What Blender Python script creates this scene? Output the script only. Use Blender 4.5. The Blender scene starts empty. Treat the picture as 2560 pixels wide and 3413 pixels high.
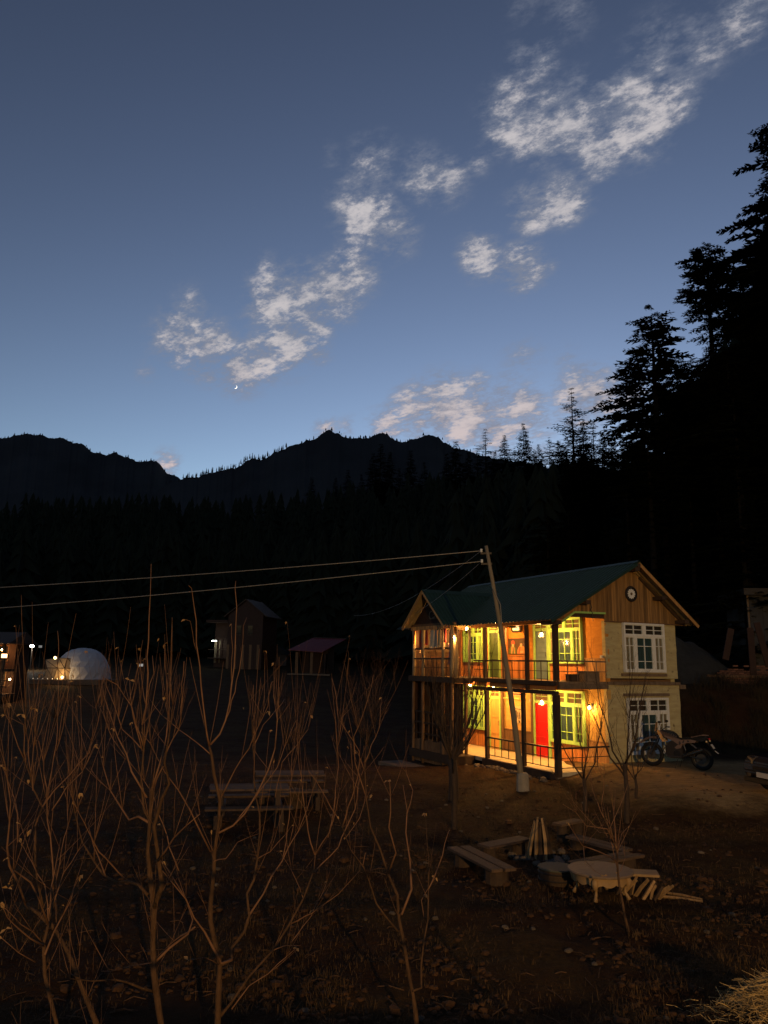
import bpy, bmesh, math, random
from mathutils import Vector, Matrix
from mathutils import noise as mn
R = math.radians
sc = bpy.context.scene
col = sc.collection
rnd = random.Random(7)

# ------------------------------------------------------------------ camera
HC = 3.43
FPX, TILT, ROLL = 2533.6, 0.1963, 0.0162
ct, st, cr, sr = math.cos(TILT), math.sin(TILT), math.cos(ROLL), math.sin(ROLL)
_R = Vector((1, 0, 0)); _F = Vector((0, ct, st)); _U = Vector((0, -st, ct))
RC = _R*cr + _U*sr; UC = _U*cr - _R*sr; CAM = Vector((0, 0, HC))
cd = bpy.data.cameras.new('camera'); cam = bpy.data.objects.new('camera', cd); col.objects.link(cam)
m = Matrix((RC, UC, -_F)).transposed().to_4x4(); m.translation = CAM
cam.matrix_world = m
cd.sensor_fit = 'HORIZONTAL'; cd.sensor_width = 36; cd.lens = 36*FPX/2560
cd.clip_start = 0.05; cd.clip_end = 20000
sc.camera = cam
sc.render.resolution_x = 768; sc.render.resolution_y = 1024
sc.view_settings.view_transform = 'Standard'; sc.view_settings.look = 'None'
sc.view_settings.gamma = 1; sc.view_settings.exposure = 1.58
sc.view_settings.use_curve_mapping = False

def ray(x, y): return _F + RC*((x-1280)/FPX) - UC*((y-1706.5)/FPX)
def atY(x, y, Y):
    d = ray(x, y); return CAM + d*(Y/d.y)
def onz(x, y, z=0):
    d = ray(x, y); return CAM + d*((z-HC)/d.z)
def project(P):
    q = Vector(P)-CAM; yc = q.dot(_F)
    return 1280+FPX*q.dot(RC)/yc, 1706.5-FPX*q.dot(UC)/yc

# ------------------------------------------------------------------ world: dusk sky with torn clouds
SUN_EL, SUN_AZ = R(0.5), R(15)
w = bpy.data.worlds.new('World'); sc.world = w; w.use_nodes = True
nt = w.node_tree; N = nt.nodes; LK = nt.links
for n in list(N): N.remove(n)
def nd(tree, t, **k):
    n = tree.nodes.new(t)
    for a, b in k.items():
        if a == 'inp':
            for i, v in b.items(): n.inputs[i].default_value = v
        else: setattr(n, a, b)
    return n
def wn(t, **k): return nd(nt, t, **k)
out = wn('ShaderNodeOutputWorld'); bg = wn('ShaderNodeBackground'); LK.new(bg.outputs[0], out.inputs[0])
sky = wn('ShaderNodeTexSky', sky_type='NISHITA'); sky.sun_disc = False
sky.sun_elevation = SUN_EL; sky.sun_rotation = SUN_AZ; sky.altitude = 2000
sky.air_density = 1.0; sky.dust_density = 0.4; sky.ozone_density = 2.0
SKY_STRENGTH = 0.12
SKY_SAT = 0.74; SKY_TINT = (1.07, 1.03, 0.98, 1)
CLOUD_DARK = (.60, .66, .84, 1); CLOUD_LIT = (1.55, 1.46, 1.50, 1)
w.cycles.sampling_method = 'NONE'
PW = dict(up=120, lo=120, bay=18, upl=80, upfill=75, lol=115, lom=75, wall=15, street=8500, dome=25, lodge=25, flood=250, tube=14)
SLAMP = (8.0, -24.0, 7.0); STREETC = (1.0, .58, .20)
def mth(op, a, b=None, c=None):
    n = wn('ShaderNodeMath', operation=op)
    for i, v in enumerate((a, b, c)):
        if v is None: continue
        if isinstance(v, (int, float)): n.inputs[i].default_value = v
        else: LK.new(v, n.inputs[i])
    return n.outputs[0]
def maprange(v, a, b, c=0.0, d=1.0, smooth=True):
    n = wn('ShaderNodeMapRange'); n.interpolation_type = 'SMOOTHSTEP' if smooth else 'LINEAR'
    LK.new(v, n.inputs[0])
    for i, q in enumerate((a, b, c, d)): n.inputs[i+1].default_value = q
    return n.outputs[0]
tc = wn('ShaderNodeTexCoord')
nrm = wn('ShaderNodeVectorMath', operation='NORMALIZE'); LK.new(tc.outputs['Generated'], nrm.inputs[0])
dirv = nrm.outputs[0]
sep = wn('ShaderNodeSeparateXYZ'); LK.new(dirv, sep.inputs[0])
# cloud layer: direction projected on a flat ceiling
zc_ = mth('MAXIMUM', sep.outputs[2], 0.06)
px_ = mth('DIVIDE', sep.outputs[0], mth('ADD', zc_, 0.25)); py_ = mth('DIVIDE', sep.outputs[1], mth('ADD', zc_, 0.25))
cmb = wn('ShaderNodeCombineXYZ'); LK.new(px_, cmb.inputs[0]); LK.new(py_, cmb.inputs[1]); LK.new(sep.outputs[2], cmb.inputs[2])
# clouds in view, each a soft clump (photo px, px radius, weight); a few more overhead and behind carry the sky on
CL = [(610,1130,95,.8),(700,1170,95,1),(800,1225,85,.95),(880,1190,80,.9),(960,1160,85,.95),(1060,1170,50,.7),
      (920,1010,100,1),(1010,990,105,1.1),(1110,970,95,1),(1180,900,85,.9),(1060,1080,60,.7),(890,900,55,.5),
      (1240,740,100,.9),(1300,770,85,.9),(1190,640,85,.6),(1250,540,80,.7),(1110,530,50,.3),(1180,700,90,.6),
      (1410,590,80,.85),(1480,600,75,.8),(1590,535,50,.5),(640,1010,60,.5),(1360,560,55,.5),
      (1700,400,90,.9),(1800,430,100,.95),(1900,390,100,1.0),(1990,510,75,.95),(1690,310,60,.6),(1780,200,70,.7),
      (2130,400,110,.95),(2060,320,80,.8),(2250,330,75,.8),(2200,190,105,.6),(2320,160,90,.55),(2150,250,70,.5),
      (2500,40,90,.6),(1900,50,80,.4),(1740,20,60,.35),
      (1770,700,75,.85),(1880,660,75,1.0),(1600,850,70,.85),(1740,890,75,.95),(1650,900,45,.6),(1840,890,30,.4),
      (1390,1370,90,1.0),(1480,1350,100,1.1),(1570,1400,100,1.15),(1640,1425,90,1.1),(1300,1420,75,.8),(1590,1300,60,.8),
      (1750,1370,85,.95),(1660,1330,70,.7),(1960,1320,100,1.05),(1880,1360,60,.6),(1740,1190,75,.45),(1700,1260,50,.45),
      (1890,1200,50,.4),(560,1545,45,.75),(1090,1435,50,.6),(490,1240,40,.4),(1150,1435,50,.5),
      (2090,1330,80,.6),(1790,1470,70,.6),(1380,1450,90,.6)]
blobs = []
for x, y, r_, wt in CL:
    d = ray(x, y).normalized(); blobs.append((d, r_/FPX*1.25, wt))
rr = random.Random(3)
for k in range(26):                                       # the same broken cover beyond the frame
    az = R(rr.uniform(40, 320)); el = R(rr.uniform(12, 75))
    blobs.append((Vector((math.sin(az)*math.cos(el), math.cos(az)*math.cos(el), math.sin(el))), rr.uniform(.04, .09), rr.uniform(.5, 1)))
mask = None
for d, ar, wt in blobs:
    n = wn('ShaderNodeVectorMath', operation='DISTANCE'); LK.new(dirv, n.inputs[0]); n.inputs[1].default_value = d
    v = maprange(n.outputs['Value'], 0.0, ar*1.45, wt, 0.0)
    mask = v if mask is None else mth('MAXIMUM', mask, v)
_a, _b = ray(600, 1150).normalized(), ray(2200, 250).normalized()
_dir = math.atan2(_b.y/(_b.z+.25)-_a.y/(_a.z+.25), _b.x/(_b.z+.25)-_a.x/(_a.z+.25))
rotm = wn('ShaderNodeMapping'); LK.new(cmb.outputs[0], rotm.inputs[0]); rotm.inputs['Rotation'].default_value = (0, 0, -_dir)
def noise(vec, scale, detail, rough, dist=0.0, loc=(0, 0, 0)):
    mp = wn('ShaderNodeMapping'); LK.new(vec, mp.inputs[0]); mp.inputs['Location'].default_value = loc; mp.inputs['Scale'].default_value = (.8, 1.12, 1)
    n = wn('ShaderNodeTexNoise'); LK.new(mp.outputs[0], n.inputs['Vector'])
    n.inputs['Scale'].default_value = scale; n.inputs['Detail'].default_value = detail
    n.inputs['Roughness'].default_value = rough; n.inputs['Distortion'].default_value = dist
    return n.outputs['Fac']
n1 = noise(rotm.outputs[0], 13, 12, .68, .0)
n2 = noise(rotm.outputs[0], 55, 8, .68, .15, (3, 1, 0))
n3 = noise(rotm.outputs[0], 13, 12, .68, .0, (.035, .05, 0))
dens = mth('ADD', mth('MULTIPLY', mth('SUBTRACT', n1, .5), 3.4), mth('MULTIPLY', mth('SUBTRACT', n2, .5), 1.9))
raw = mth('ADD', mth('MULTIPLY', mask, .95), dens)
cov = maprange(raw, -0.10, 1.25)
cov = mth('MULTIPLY', cov, maprange(mask, 0.0, 0.62))
lit = maprange(mth('ADD', mth('MULTIPLY', mth('SUBTRACT', n1, n3), 1.6), mth('MULTIPLY', cov, .75)), .28, 1.12)
# clear sky tint: nishita dusk, slightly flattened
gm = wn('ShaderNodeGamma'); gm.inputs[1].default_value = 1.75; LK.new(sky.outputs[0], gm.inputs[0])
hs = wn('ShaderNodeHueSaturation'); LK.new(gm.outputs[0], hs.inputs['Color']); hs.inputs['Saturation'].default_value = SKY_SAT
tint = wn('ShaderNodeMix', data_type='RGBA', blend_type='MULTIPLY'); tint.inputs[0].default_value = 1
LK.new(hs.outputs[0], tint.inputs[6]); tint.inputs[7].default_value = SKY_TINT
skyc = tint.outputs[2]
# cloud radiance in sky units: blue-grey body to warm bright rim, warmer low down
cA = wn('ShaderNodeMix', data_type='RGBA'); LK.new(lit, cA.inputs[0]); cA.inputs[6].default_value = CLOUD_DARK; cA.inputs[7].default_value = CLOUD_LIT
warm = maprange(sep.outputs[2], .22, .42, 1, 0)
cB = wn('ShaderNodeMix', data_type='RGBA', blend_type='MULTIPLY'); LK.new(warm, cB.inputs[0]); LK.new(cA.outputs[2], cB.inputs[6]); cB.inputs[7].default_value = (1.14, 1.0, .97, 1)
mx = wn('ShaderNodeMix', data_type='RGBA'); LK.new(cov, mx.inputs[0]); LK.new(skyc, mx.inputs[6]); LK.new(cB.outputs[2], mx.inputs[7])
LK.new(mx.outputs[2], bg.inputs[0]); bg.inputs[1].default_value = SKY_STRENGTH
# ------------------------------------------------------------------ helpers
class MB:
    def __init__(s): s.v = []; s.f = []; s.mi = []; s.cur = 0
    def add(s, vs, fs):
        o = len(s.v); s.v += [tuple(v) for v in vs]; s.f += [tuple(i+o for i in f) for f in fs]; s.mi += [s.cur]*len(fs); return s
    def hexa(s, p): # 8 points: bottom 4 (ccw), top 4
        return s.add(p, [(0,3,2,1),(4,5,6,7),(0,1,5,4),(1,2,6,5),(2,3,7,6),(3,0,4,7)])
    def box(s, x0, x1, y0, y1, z0, z1):
        return s.hexa([(x0,y0,z0),(x1,y0,z0),(x1,y1,z0),(x0,y1,z0),(x0,y0,z1),(x1,y0,z1),(x1,y1,z1),(x0,y1,z1)])
    def bar(s, a, b, wx, wz, up=(0,0,1)):
        a = Vector(a); b = Vector(b); d = (b-a).normalized(); u = Vector(up)
        if abs(d.dot(u)) > .95: u = Vector((1,0,0))
        x = d.cross(u).normalized()*wx/2; z = x.normalized().cross(d).normalized()*wz/2
        return s.hexa([a-x-z, a+x-z, b+x-z, b-x-z, a-x+z, a+x+z, b+x+z, b-x+z])
    def tube(s, pts, rad, n=6, cap=True):
        pts = [Vector(p) for p in pts]
        if not isinstance(rad, (list, tuple)): rad = [rad]*len(pts)
        o = len(s.v); nrm = None
        for i, p in enumerate(pts):
            t = (pts[min(i+1, len(pts)-1)]-pts[max(i-1, 0)])
            if t.length < 1e-9: t = Vector((0,0,1))
            t.normalize()
            if nrm is None:
                nrm = t.orthogonal().normalized()
            nrm = (nrm - t*nrm.dot(t))
            if nrm.length < 1e-6: nrm = t.orthogonal()
            nrm.normalize(); bn = t.cross(nrm)
            for k in range(n):
                a = 2*math.pi*k/n
                s.v.append(tuple(p + (nrm*math.cos(a)+bn*math.sin(a))*rad[i]))
        for i in range(len(pts)-1):
            for k in range(n):
                a = o+i*n+k; b = o+i*n+(k+1) % n
                s.f.append((a, b, b+n, a+n)); s.mi.append(s.cur)
        if cap:
            s.f.append(tuple(o+k for k in reversed(range(n)))); s.mi.append(s.cur)
            e = o+(len(pts)-1)*n; s.f.append(tuple(e+k for k in range(n))); s.mi.append(s.cur)
        return s
    def lathe(s, prof, n=24, c=(0,0,0), ax='z'):
        o = len(s.v)
        for r_, h in prof:
            for k in range(n):
                a = 2*math.pi*k/n; x, y = r_*math.cos(a), r_*math.sin(a)
                p = (x, y, h) if ax == 'z' else ((x, h, y) if ax == 'y' else (h, x, y))
                s.v.append((p[0]+c[0], p[1]+c[1], p[2]+c[2]))
        for i in range(len(prof)-1):
            for k in range(n):
                a = o+i*n+k; b = o+i*n+(k+1) % n
                s.f.append((a, b, b+n, a+n)); s.mi.append(s.cur)
        s.f.append(tuple(o+k for k in range(n))); s.mi.append(s.cur)
        e = o+(len(prof)-1)*n; s.f.append(tuple(e+k for k in range(n))); s.mi.append(s.cur)
        return s
    def torus(s, c, R_, r_, ax='y', n=32, m=10, sx=1.0):
        o = len(s.v)
        for i in range(n):
            a = 2*math.pi*i/n
            for j in range(m):
                b = 2*math.pi*j/m; q = R_+r_*math.cos(b); h = r_*math.sin(b)*sx
                x, y = q*math.cos(a), q*math.sin(a)
                p = (x, h, y) if ax == 'y' else ((x, y, h) if ax == 'z' else (h, x, y))
                s.v.append((p[0]+c[0], p[1]+c[1], p[2]+c[2]))
        for i in range(n):
            for j in range(m):
                s.f.append((o+i*m+j, o+((i+1) % n)*m+j, o+((i+1) % n)*m+(j+1) % m, o+i*m+(j+1) % m)); s.mi.append(s.cur)
        return s
    def prism(s, poly, d0, d1, mp):    # polygon (a,b) extruded from depth d0 to d1, mp maps (a,b,d)
        n = len(poly)
        return s.add([mp(a, b, d0) for a, b in poly]+[mp(a, b, d1) for a, b in poly],
                     [tuple(range(n))[::-1], tuple(range(n, 2*n))]+[(i, (i+1) % n, (i+1) % n+n, i+n) for i in range(n)])
    def ball(s, c, r_, nu=10, nv=7, sz=1.0, jit=0, rg=None):
        o = len(s.v); c = Vector(c)
        s.v.append(tuple(c+Vector((0,0,r_*sz))))
        for i in range(1, nv):
            t = math.pi*i/nv
            for k in range(nu):
                a = 2*math.pi*k/nu; j = 1+(rg.uniform(-jit, jit) if jit else 0)
                s.v.append(tuple(c+Vector((math.sin(t)*math.cos(a), math.sin(t)*math.sin(a), math.cos(t)*sz))*r_*j))
        s.v.append(tuple(c-Vector((0,0,r_*sz))))
        for k in range(nu): s.f.append((o, o+1+k, o+1+(k+1) % nu)); s.mi.append(s.cur)
        for i in range(nv-2):
            for k in range(nu):
                a = o+1+i*nu+k; b = o+1+i*nu+(k+1) % nu
                s.f.append((a, a+nu, b+nu, b)); s.mi.append(s.cur)
        e = len(s.v)-1
        for k in range(nu): s.f.append((o+1+(nv-2)*nu+k, e, o+1+(nv-2)*nu+(k+1) % nu)); s.mi.append(s.cur)
        return s
    def mesh(s, name, mats, smooth=False, fix=True, bevel=0):
        me = bpy.data.meshes.new(name); me.from_pydata(s.v, [], s.f)
        for m_ in (mats if isinstance(mats, (list, tuple)) else [mats]): me.materials.append(m_)
        if max(s.mi, default=0): me.polygons.foreach_set('material_index', s.mi)
        if fix or bevel:
            bm = bmesh.new(); bm.from_mesh(me); bmesh.ops.recalc_face_normals(bm, faces=bm.faces)
            if bevel: bmesh.ops.bevel(bm, geom=bm.edges, offset=bevel, segments=2, affect='EDGES', clamp_overlap=True)
            bm.to_mesh(me); bm.free()
        if smooth: me.polygons.foreach_set('use_smooth', [True]*len(me.polygons))
        me.update(); return me
    def build(s, name, mats, parent=None, **k):
        return link(name, s.mesh(name, mats, **k), parent)
def link(name, data, parent=None, loc=None):
    o = bpy.data.objects.new(name, data); col.objects.link(o)
    if parent: o.parent = parent
    if loc is not None: o.location = loc
    return o
def tag(o, label=None, cat=None, group=None, kind=None):
    if label: o['label'] = label
    if cat: o['category'] = cat
    if group: o['group'] = group
    if kind: o['kind'] = kind
    return o
def empty(name, loc=(0,0,0), rz=0, label=None, cat=None, group=None):
    o = link(name, None); o.location = loc; o.rotation_euler = (0, 0, rz); o.empty_display_size = .2
    return tag(o, label, cat, group)
def copy_tree(o, parent=None):
    c = o.copy(); col.objects.link(c)
    if parent is not None: c.parent = parent
    for ch in list(o.children): copy_tree(ch, c)
    return c
def lamp(name, loc, power, color, parent=None, size=.04):
    l = bpy.data.lights.new(name, 'POINT'); l.energy = power; l.color = color; l.shadow_soft_size = size
    o = link(name, l, parent); o.location = loc; return o

# ------------------------------------------------------------------ materials
def mat(name, c, rough=.8, vary=.25, scale=6, bump=.0, bscale=40, metal=0, objvar=0, c2=None, stretch=(1,1,1), spec=.3, detail=5, wear=None):
    """principled with noise colour variation, fine bump, optional per-object tone"""
    m_ = bpy.data.materials.new(name); m_.use_nodes = True; t = m_.node_tree; b = t.nodes['Principled BSDF']
    b.inputs['Roughness'].default_value = rough; b.inputs['Metallic'].default_value = metal
    b.inputs['Specular IOR Level'].default_value = spec
    tcn = nd(t, 'ShaderNodeTexCoord'); mp = nd(t, 'ShaderNodeMapping'); mp.inputs['Scale'].default_value = stretch
    t.links.new(tcn.outputs['Object'], mp.inputs[0])
    nz = nd(t, 'ShaderNodeTexNoise'); t.links.new(mp.outputs[0], nz.inputs['Vector'])
    nz.inputs['Scale'].default_value = scale; nz.inputs['Detail'].default_value = detail; nz.inputs['Roughness'].default_value = .6
    mr = nd(t, 'ShaderNodeMapRange'); t.links.new(nz.outputs['Fac'], mr.inputs[0]); mr.inputs[1].default_value = .3; mr.inputs[2].default_value = .7
    c2 = c2 or tuple(x*(1-vary) for x in c)
    mxn = nd(t, 'ShaderNodeMix', data_type='RGBA'); t.links.new(mr.outputs[0], mxn.inputs[0])
    mxn.inputs[6].default_value = (*c2, 1); mxn.inputs[7].default_value = (*c, 1)
    o_ = mxn.outputs[2]
    if objvar:
        oi = nd(t, 'ShaderNodeObjectInfo'); mv = nd(t, 'ShaderNodeMapRange'); t.links.new(oi.outputs['Random'], mv.inputs[0])
        mv.inputs[3].default_value = 1-objvar; mv.inputs[4].default_value = 1+objvar*.6
        hv = nd(t, 'ShaderNodeHueSaturation'); t.links.new(o_, hv.inputs['Color']); t.links.new(mv.outputs[0], hv.inputs['Value']); o_ = hv.outputs[0]
    if wear:
        n2_ = nd(t, 'ShaderNodeTexNoise'); t.links.new(tcn.outputs['Object'], n2_.inputs['Vector']); n2_.inputs['Scale'].default_value = wear[1]; n2_.inputs['Detail'].default_value = 7
        m2 = nd(t, 'ShaderNodeMapRange'); t.links.new(n2_.outputs['Fac'], m2.inputs[0]); m2.inputs[1].default_value = wear[2]; m2.inputs[2].default_value = wear[2]+.12
        x2 = nd(t, 'ShaderNodeMix', data_type='RGBA'); t.links.new(m2.outputs[0], x2.inputs[0]); t.links.new(o_, x2.inputs[6]); x2.inputs[7].default_value = (*wear[0], 1); o_ = x2.outputs[2]
    t.links.new(o_, b.inputs['Base Color'])
    if bump:
        nb = nd(t, 'ShaderNodeTexNoise'); t.links.new(mp.outputs[0], nb.inputs['Vector']); nb.inputs['Scale'].default_value = bscale; nb.inputs['Detail'].default_value = 6
        bp = nd(t, 'ShaderNodeBump'); bp.inputs['Strength'].default_value = bump; bp.inputs['Distance'].default_value = .02
        t.links.new(nb.outputs['Fac'], bp.inputs['Height']); t.links.new(bp.outputs[0], b.inputs['Normal'])
    return m_
def emit(name, c, s):
    m_ = bpy.data.materials.new(name); m_.use_nodes = True; t = m_.node_tree; b = t.nodes['Principled BSDF']
    b.inputs['Base Color'].default_value = (*c, 1); b.inputs['Emission Color'].default_value = (*c, 1); b.inputs['Emission Strength'].default_value = s
    return m_
def glassmat(name, tint=(.9,.95,.95), gl=.12):
    m_ = bpy.data.materials.new(name); m_.use_nodes = True; t = m_.node_tree
    t.nodes.remove(t.nodes['Principled BSDF']); o_ = t.nodes['Material Output']
    a = nd(t, 'ShaderNodeBsdfTransparent'); a.inputs[0].default_value = (*tint, 1)
    g = nd(t, 'ShaderNodeBsdfGlossy'); g.inputs['Roughness'].default_value = .08
    lw = nd(t, 'ShaderNodeLayerWeight'); lw.inputs[0].default_value = .5
    pw_ = nd(t, 'ShaderNodeMath', operation='POWER'); t.links.new(lw.outputs['Facing'], pw_.inputs[0]); pw_.inputs[1].default_value = 4
    fr = nd(t, 'ShaderNodeMath', operation='MULTIPLY_ADD'); t.links.new(pw_.outputs[0], fr.inputs[0]); fr.inputs[1].default_value = .8; fr.inputs[2].default_value = .04
    x = nd(t, 'ShaderNodeMixShader'); t.links.new(fr.outputs[0], x.inputs[0]); t.links.new(a.outputs[0], x.inputs[1]); t.links.new(g.outputs[0], x.inputs[2])
    t.links.new(x.outputs[0], o_.inputs[0]); return m_
M = dict(
 plaster=mat('ochre_plaster', (.58,.36,.10), .9, .3, 3, .8, 22, stretch=(1,1,3.5), c2=(.42,.25,.065)),
 mudwall=mat('mud_plaster', (.46,.40,.21), .95, .3, 2.2, .8, 14, stretch=(1,1,4), c2=(.34,.28,.14), wear=((.13,.10,.055), 5, .62)),
 plaster_up=mat('orange_plaster', (.58,.26,.045), .9, .3, 3, .8, 22, stretch=(1,1,3.5), c2=(.44,.185,.03)),
 lime=mat('lime_green_paint', (.31,.52,.14), .55, .12, 9, .08, 60, c2=(.26,.45,.11)),
 white=mat('white_paint', (.66,.66,.62), .6, .15, 9, .1, 60, wear=((.35,.3,.22), 14, .66)),
 pine=mat('pine_board', (.50,.27,.09), .6, .4, 3, .25, 50, stretch=(4,4,.5), objvar=.35),
 pine2=mat('orange_varnished_board', (.56,.22,.06), .45, .35, 3, .2, 50, stretch=(4,4,.5), objvar=.3),
 cladding=mat('weathered_gable_board', (.30,.165,.055), .75, .5, 3.5, .35, 40, stretch=(4,4,.4), objvar=.45),
 dark=mat('dark_stained_timber', (.055,.032,.018), .7, .4, 5, .3, 30, stretch=(2,2,.6)),
 midwood=mat('brown_timber', (.17,.095,.045), .75, .4, 5, .35, 30, stretch=(2,2,.6), objvar=.2),
 greywood=mat('grey_weathered_timber', (.20,.14,.09), .85, .4, 5, .4, 30, stretch=(1.5,1.5,1.5), objvar=.2),
 iron=mat('dark_iron', (.035,.028,.024), .5, .3, 12, .1, 60, metal=.3),
 roof=mat('green_roof_sheet', (.007,.030,.018), .6, .2, 1.2, .05, 30, metal=.1, spec=.5, objvar=.12, wear=((.012,.026,.02), 2.5, .62)),
 roofunder=mat('tin_underside', (.34,.25,.13), .6, .3, 3, .1, 30),
 concrete=mat('rough_concrete', (.30,.26,.20), .9, .3, 5, .5, 30),
 stone=mat('field_stone', (.15,.115,.08), .9, .4, 6, .6, 20, objvar=.3),
 red=mat('red_door_paint', (.55,.012,.012), .4, .15, 6, .1, 40),
 blue=mat('slate_blue_paint', (.13,.20,.22), .55, .2, 6, .1, 40),
 green=mat('dark_green_paint', (.06,.10,.03), .5, .2, 6, .1, 40),
 yellowdoor=mat('honey_wood_door', (.56,.32,.09), .55, .25, 5, .15, 40, stretch=(3,3,.6)),
 tealcur=mat('teal_curtain', (.045,.075,.08), .9, .3, 4, 0, stretch=(8,8,.4)),
 tancur=mat('tan_curtain', (.34,.24,.16), .9, .4, 4, 0, stretch=(9,9,.4)),
 pane=glassmat('window_glass'),
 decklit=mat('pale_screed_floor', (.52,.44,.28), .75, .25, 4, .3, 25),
 oldplank=mat('old_brown_plank', (.115,.072,.045), .85, .45, 5, .4, 30, stretch=(1.5,6,1.5), objvar=.25),
 clod=mat('earth_clod', (.075,.036,.014), .95, .5, 9, .5, 40),
 bulb=emit('warm_bulb', (1,.60,.22), 30), bulbw=emit('white_bulb', (1,.92,.8), 22),
 bark=mat('apple_bark', (.11,.058,.026), .85, .6, 14, .9, 60, stretch=(1,1,.4)),
 twig=mat('reddish_twig', (.21,.105,.052), .7, .45, 10),
 barkd=mat('dark_bark', (.055,.034,.02), .85, .4, 12, .4, 50),
 leaf=mat('dry_leaf', (.34,.20,.08), .7, .3, 20),
 pole=mat('pole_wood', (.24,.19,.12), .8, .35, 4, .3, 30, stretch=(3,3,.3)),
 wire=mat('wire_sheath', (.22,.20,.17), .5, .1, 4),
 black=mat('black_rubber', (.006,.006,.006), .7, .2, 20, .1, 60),
 blackg=mat('black_gloss', (.015,.015,.017), .25, .1, 10, spec=.5),
 steel=mat('brushed_steel', (.085,.08,.075), .45, .2, 20, metal=.7),
 bikepanel=mat('pale_bike_panel', (.15,.10,.08), .45, .1, 8, spec=.3),
 tanktex=mat('tank_black', (.02,.02,.022), .35, .1, 8, spec=.5),
 plate=mat('white_plate', (.45,.44,.40), .4, .05, 8),
 carpaint=mat('car_paint', (.012,.013,.018), .2, .1, 6, metal=.3, spec=.6),
 carglass=mat('car_glass', (.01,.012,.015), .08, .0, 4, spec=.6),
 chrome=mat('lamp_glass', (.18,.14,.10), .15, .1, 10, metal=.6),
 canvas=mat('dome_canvas', (.46,.46,.49), .7, .15, 1.2, .25, 6),
 dome_clear=mat('dome_window_film', (.42,.30,.17), .5, .25, 4, .2, 9),
 redroof=mat('red_tin_roof', (.13,.018,.022), .5, .25, 2, .1, 20),
 housewood=mat('reddish_house_wood', (.042,.019,.011), .75, .4, 3, .2, 20),
 greywall=mat('grey_plaster', (.055,.055,.06), .9, .25, 2, .3, 20),
 straw=mat('pale_straw', (.52,.36,.15), .8, .4, 12),
 bankgrass=mat('dark_bank_grass', (.045,.032,.013), .95, .5, 4),
 drygrass=mat('dry_grass', (.10,.058,.022), .9, .5, 4),
 gravel=mat('grey_gravel', (.035,.035,.031), .95, .4, 4, .8, 30),
 needles=mat('conifer_needles', (.010,.015,.010), .9, .3, .6, spec=.1),
 conbark=mat('conifer_bark', (.010,.008,.006), .9, .3, 3, spec=.1),
 forest=mat('hillside_soil', (.012,.013,.008), 1, .4, .05, spec=.05),
 mount=mat('mountain_slope', (.018,.022,.026), 1, .35, .006, c2=(.030,.036,.043), detail=9, spec=.05),
 paintbrown=mat('mural_ground', (.07,.035,.018), .8, .2, 9), mredp=mat('mural_red', (.40,.07,.03), .8, .2, 12), mgreenp=mat('mural_green', (.10,.14,.04), .8, .3, 12),
 morange=mat('mural_orange', (.50,.22,.07), .8, .2, 12), mskin=mat('mural_pale', (.55,.36,.18), .8, .2, 12), mink=mat('mural_ink', (.09,.06,.035), .8, .3, 12), mcream=mat('mural_cream', (.52,.40,.22), .8, .2, 12),
)
# ------------------------------------------------------------------ terrain
def ss(t): t = max(0., min(1., t)); return t*t*(3-2*t)
def lerp_tab(tab, x):
    if x <= tab[0][0]: return tab[0][1]
    for (a, b), (c, d) in zip(tab, tab[1:]):
        if x <= c: return b+(d-b)*ss((x-a)/(c-a))
    return tab[-1][1]
ELEV = [(-180,4),(-70,5),(-28,7.5),(-12,8.0),(-3,8.6),(4,9.2),(9,10.2),(14,11.5),(18,12.3),(22,13.5),(26,15.5),(30,18),(40,22),(70,22),(120,8),(180,4)]
RIDGE = [(-180,320),(-28,270),(0,250),(12,190),(18,140),(24,112),(30,102),(60,110),(120,260),(180,320)]
RFOOT = [(-180,200),(-28,125),(-8,122),(0,105),(8,76),(16,56),(26,46),(40,44),(70,44),(120,120),(180,200)]
def ground(x, y, fine=True):
    z = .42*ss((x-4.6)/3.0)*ss((y-17.9-.35*math.sin(x*.9))/1.5)
    z -= .40*ss((4.5-x)/3.5)*ss((y-26)/5)*(1-ss((y-38)/15))
    z += .055*max(0, y-47)*ss((y-47)/20)*(1-ss((y-160)/200))
    z += 2.3*ss((x-9.5-(y-31)*.05)/4.5)*ss((y-30.5)/5.0)
    z += 1.6*ss((x-2)/10)*ss((y-36)/14)
    r_ = math.hypot(x, y)
    if r_ > 40:
        az = math.degrees(math.atan2(x, y)); r0 = lerp_tab(RFOOT, az); r1 = lerp_tab(RIDGE, az)
        t = max(0, min(1, (r_-r0)/(r1-r0)))
        z += r1*math.tan(R(lerp_tab(ELEV, az)))*(t*t*(2-t) if t < 1 else 1)
        if r_ > r1: z -= (r_-r1)*.25 if r_ < r1+300 else 75
        z += 2.2*mn.noise(Vector((x*.03, y*.03, 0)))*ss((r_-r0)/60)
    if fine:
        z += .07*mn.noise(Vector((x*.35, y*.35, 3)))*ss((r_-1)/5)
        if r_ < 45:
            z += .07*mn.noise(Vector((x*1.3, y*1.3, 7)))*(.4+ss((19-y)/4)) + .05*mn.noise(Vector((x*3.3, y*3.3, 1)))*(.35+.65*ss((19-y)/4))
    return z
def ground_hit(px, py, y0=5, y1=400):
    d = ray(px, py); prev = None; n = 1600
    for i in range(n+1):
        Y = y0*(y1/y0)**(i/n); P = CAM+d*(Y/d.y)
        if P.z <= ground(P.x, P.y): return Vector((P.x, P.y, ground(P.x, P.y)))
    return None
def gp(x, y, dz=0): return Vector((x, y, ground(x, y)+dz))

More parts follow.
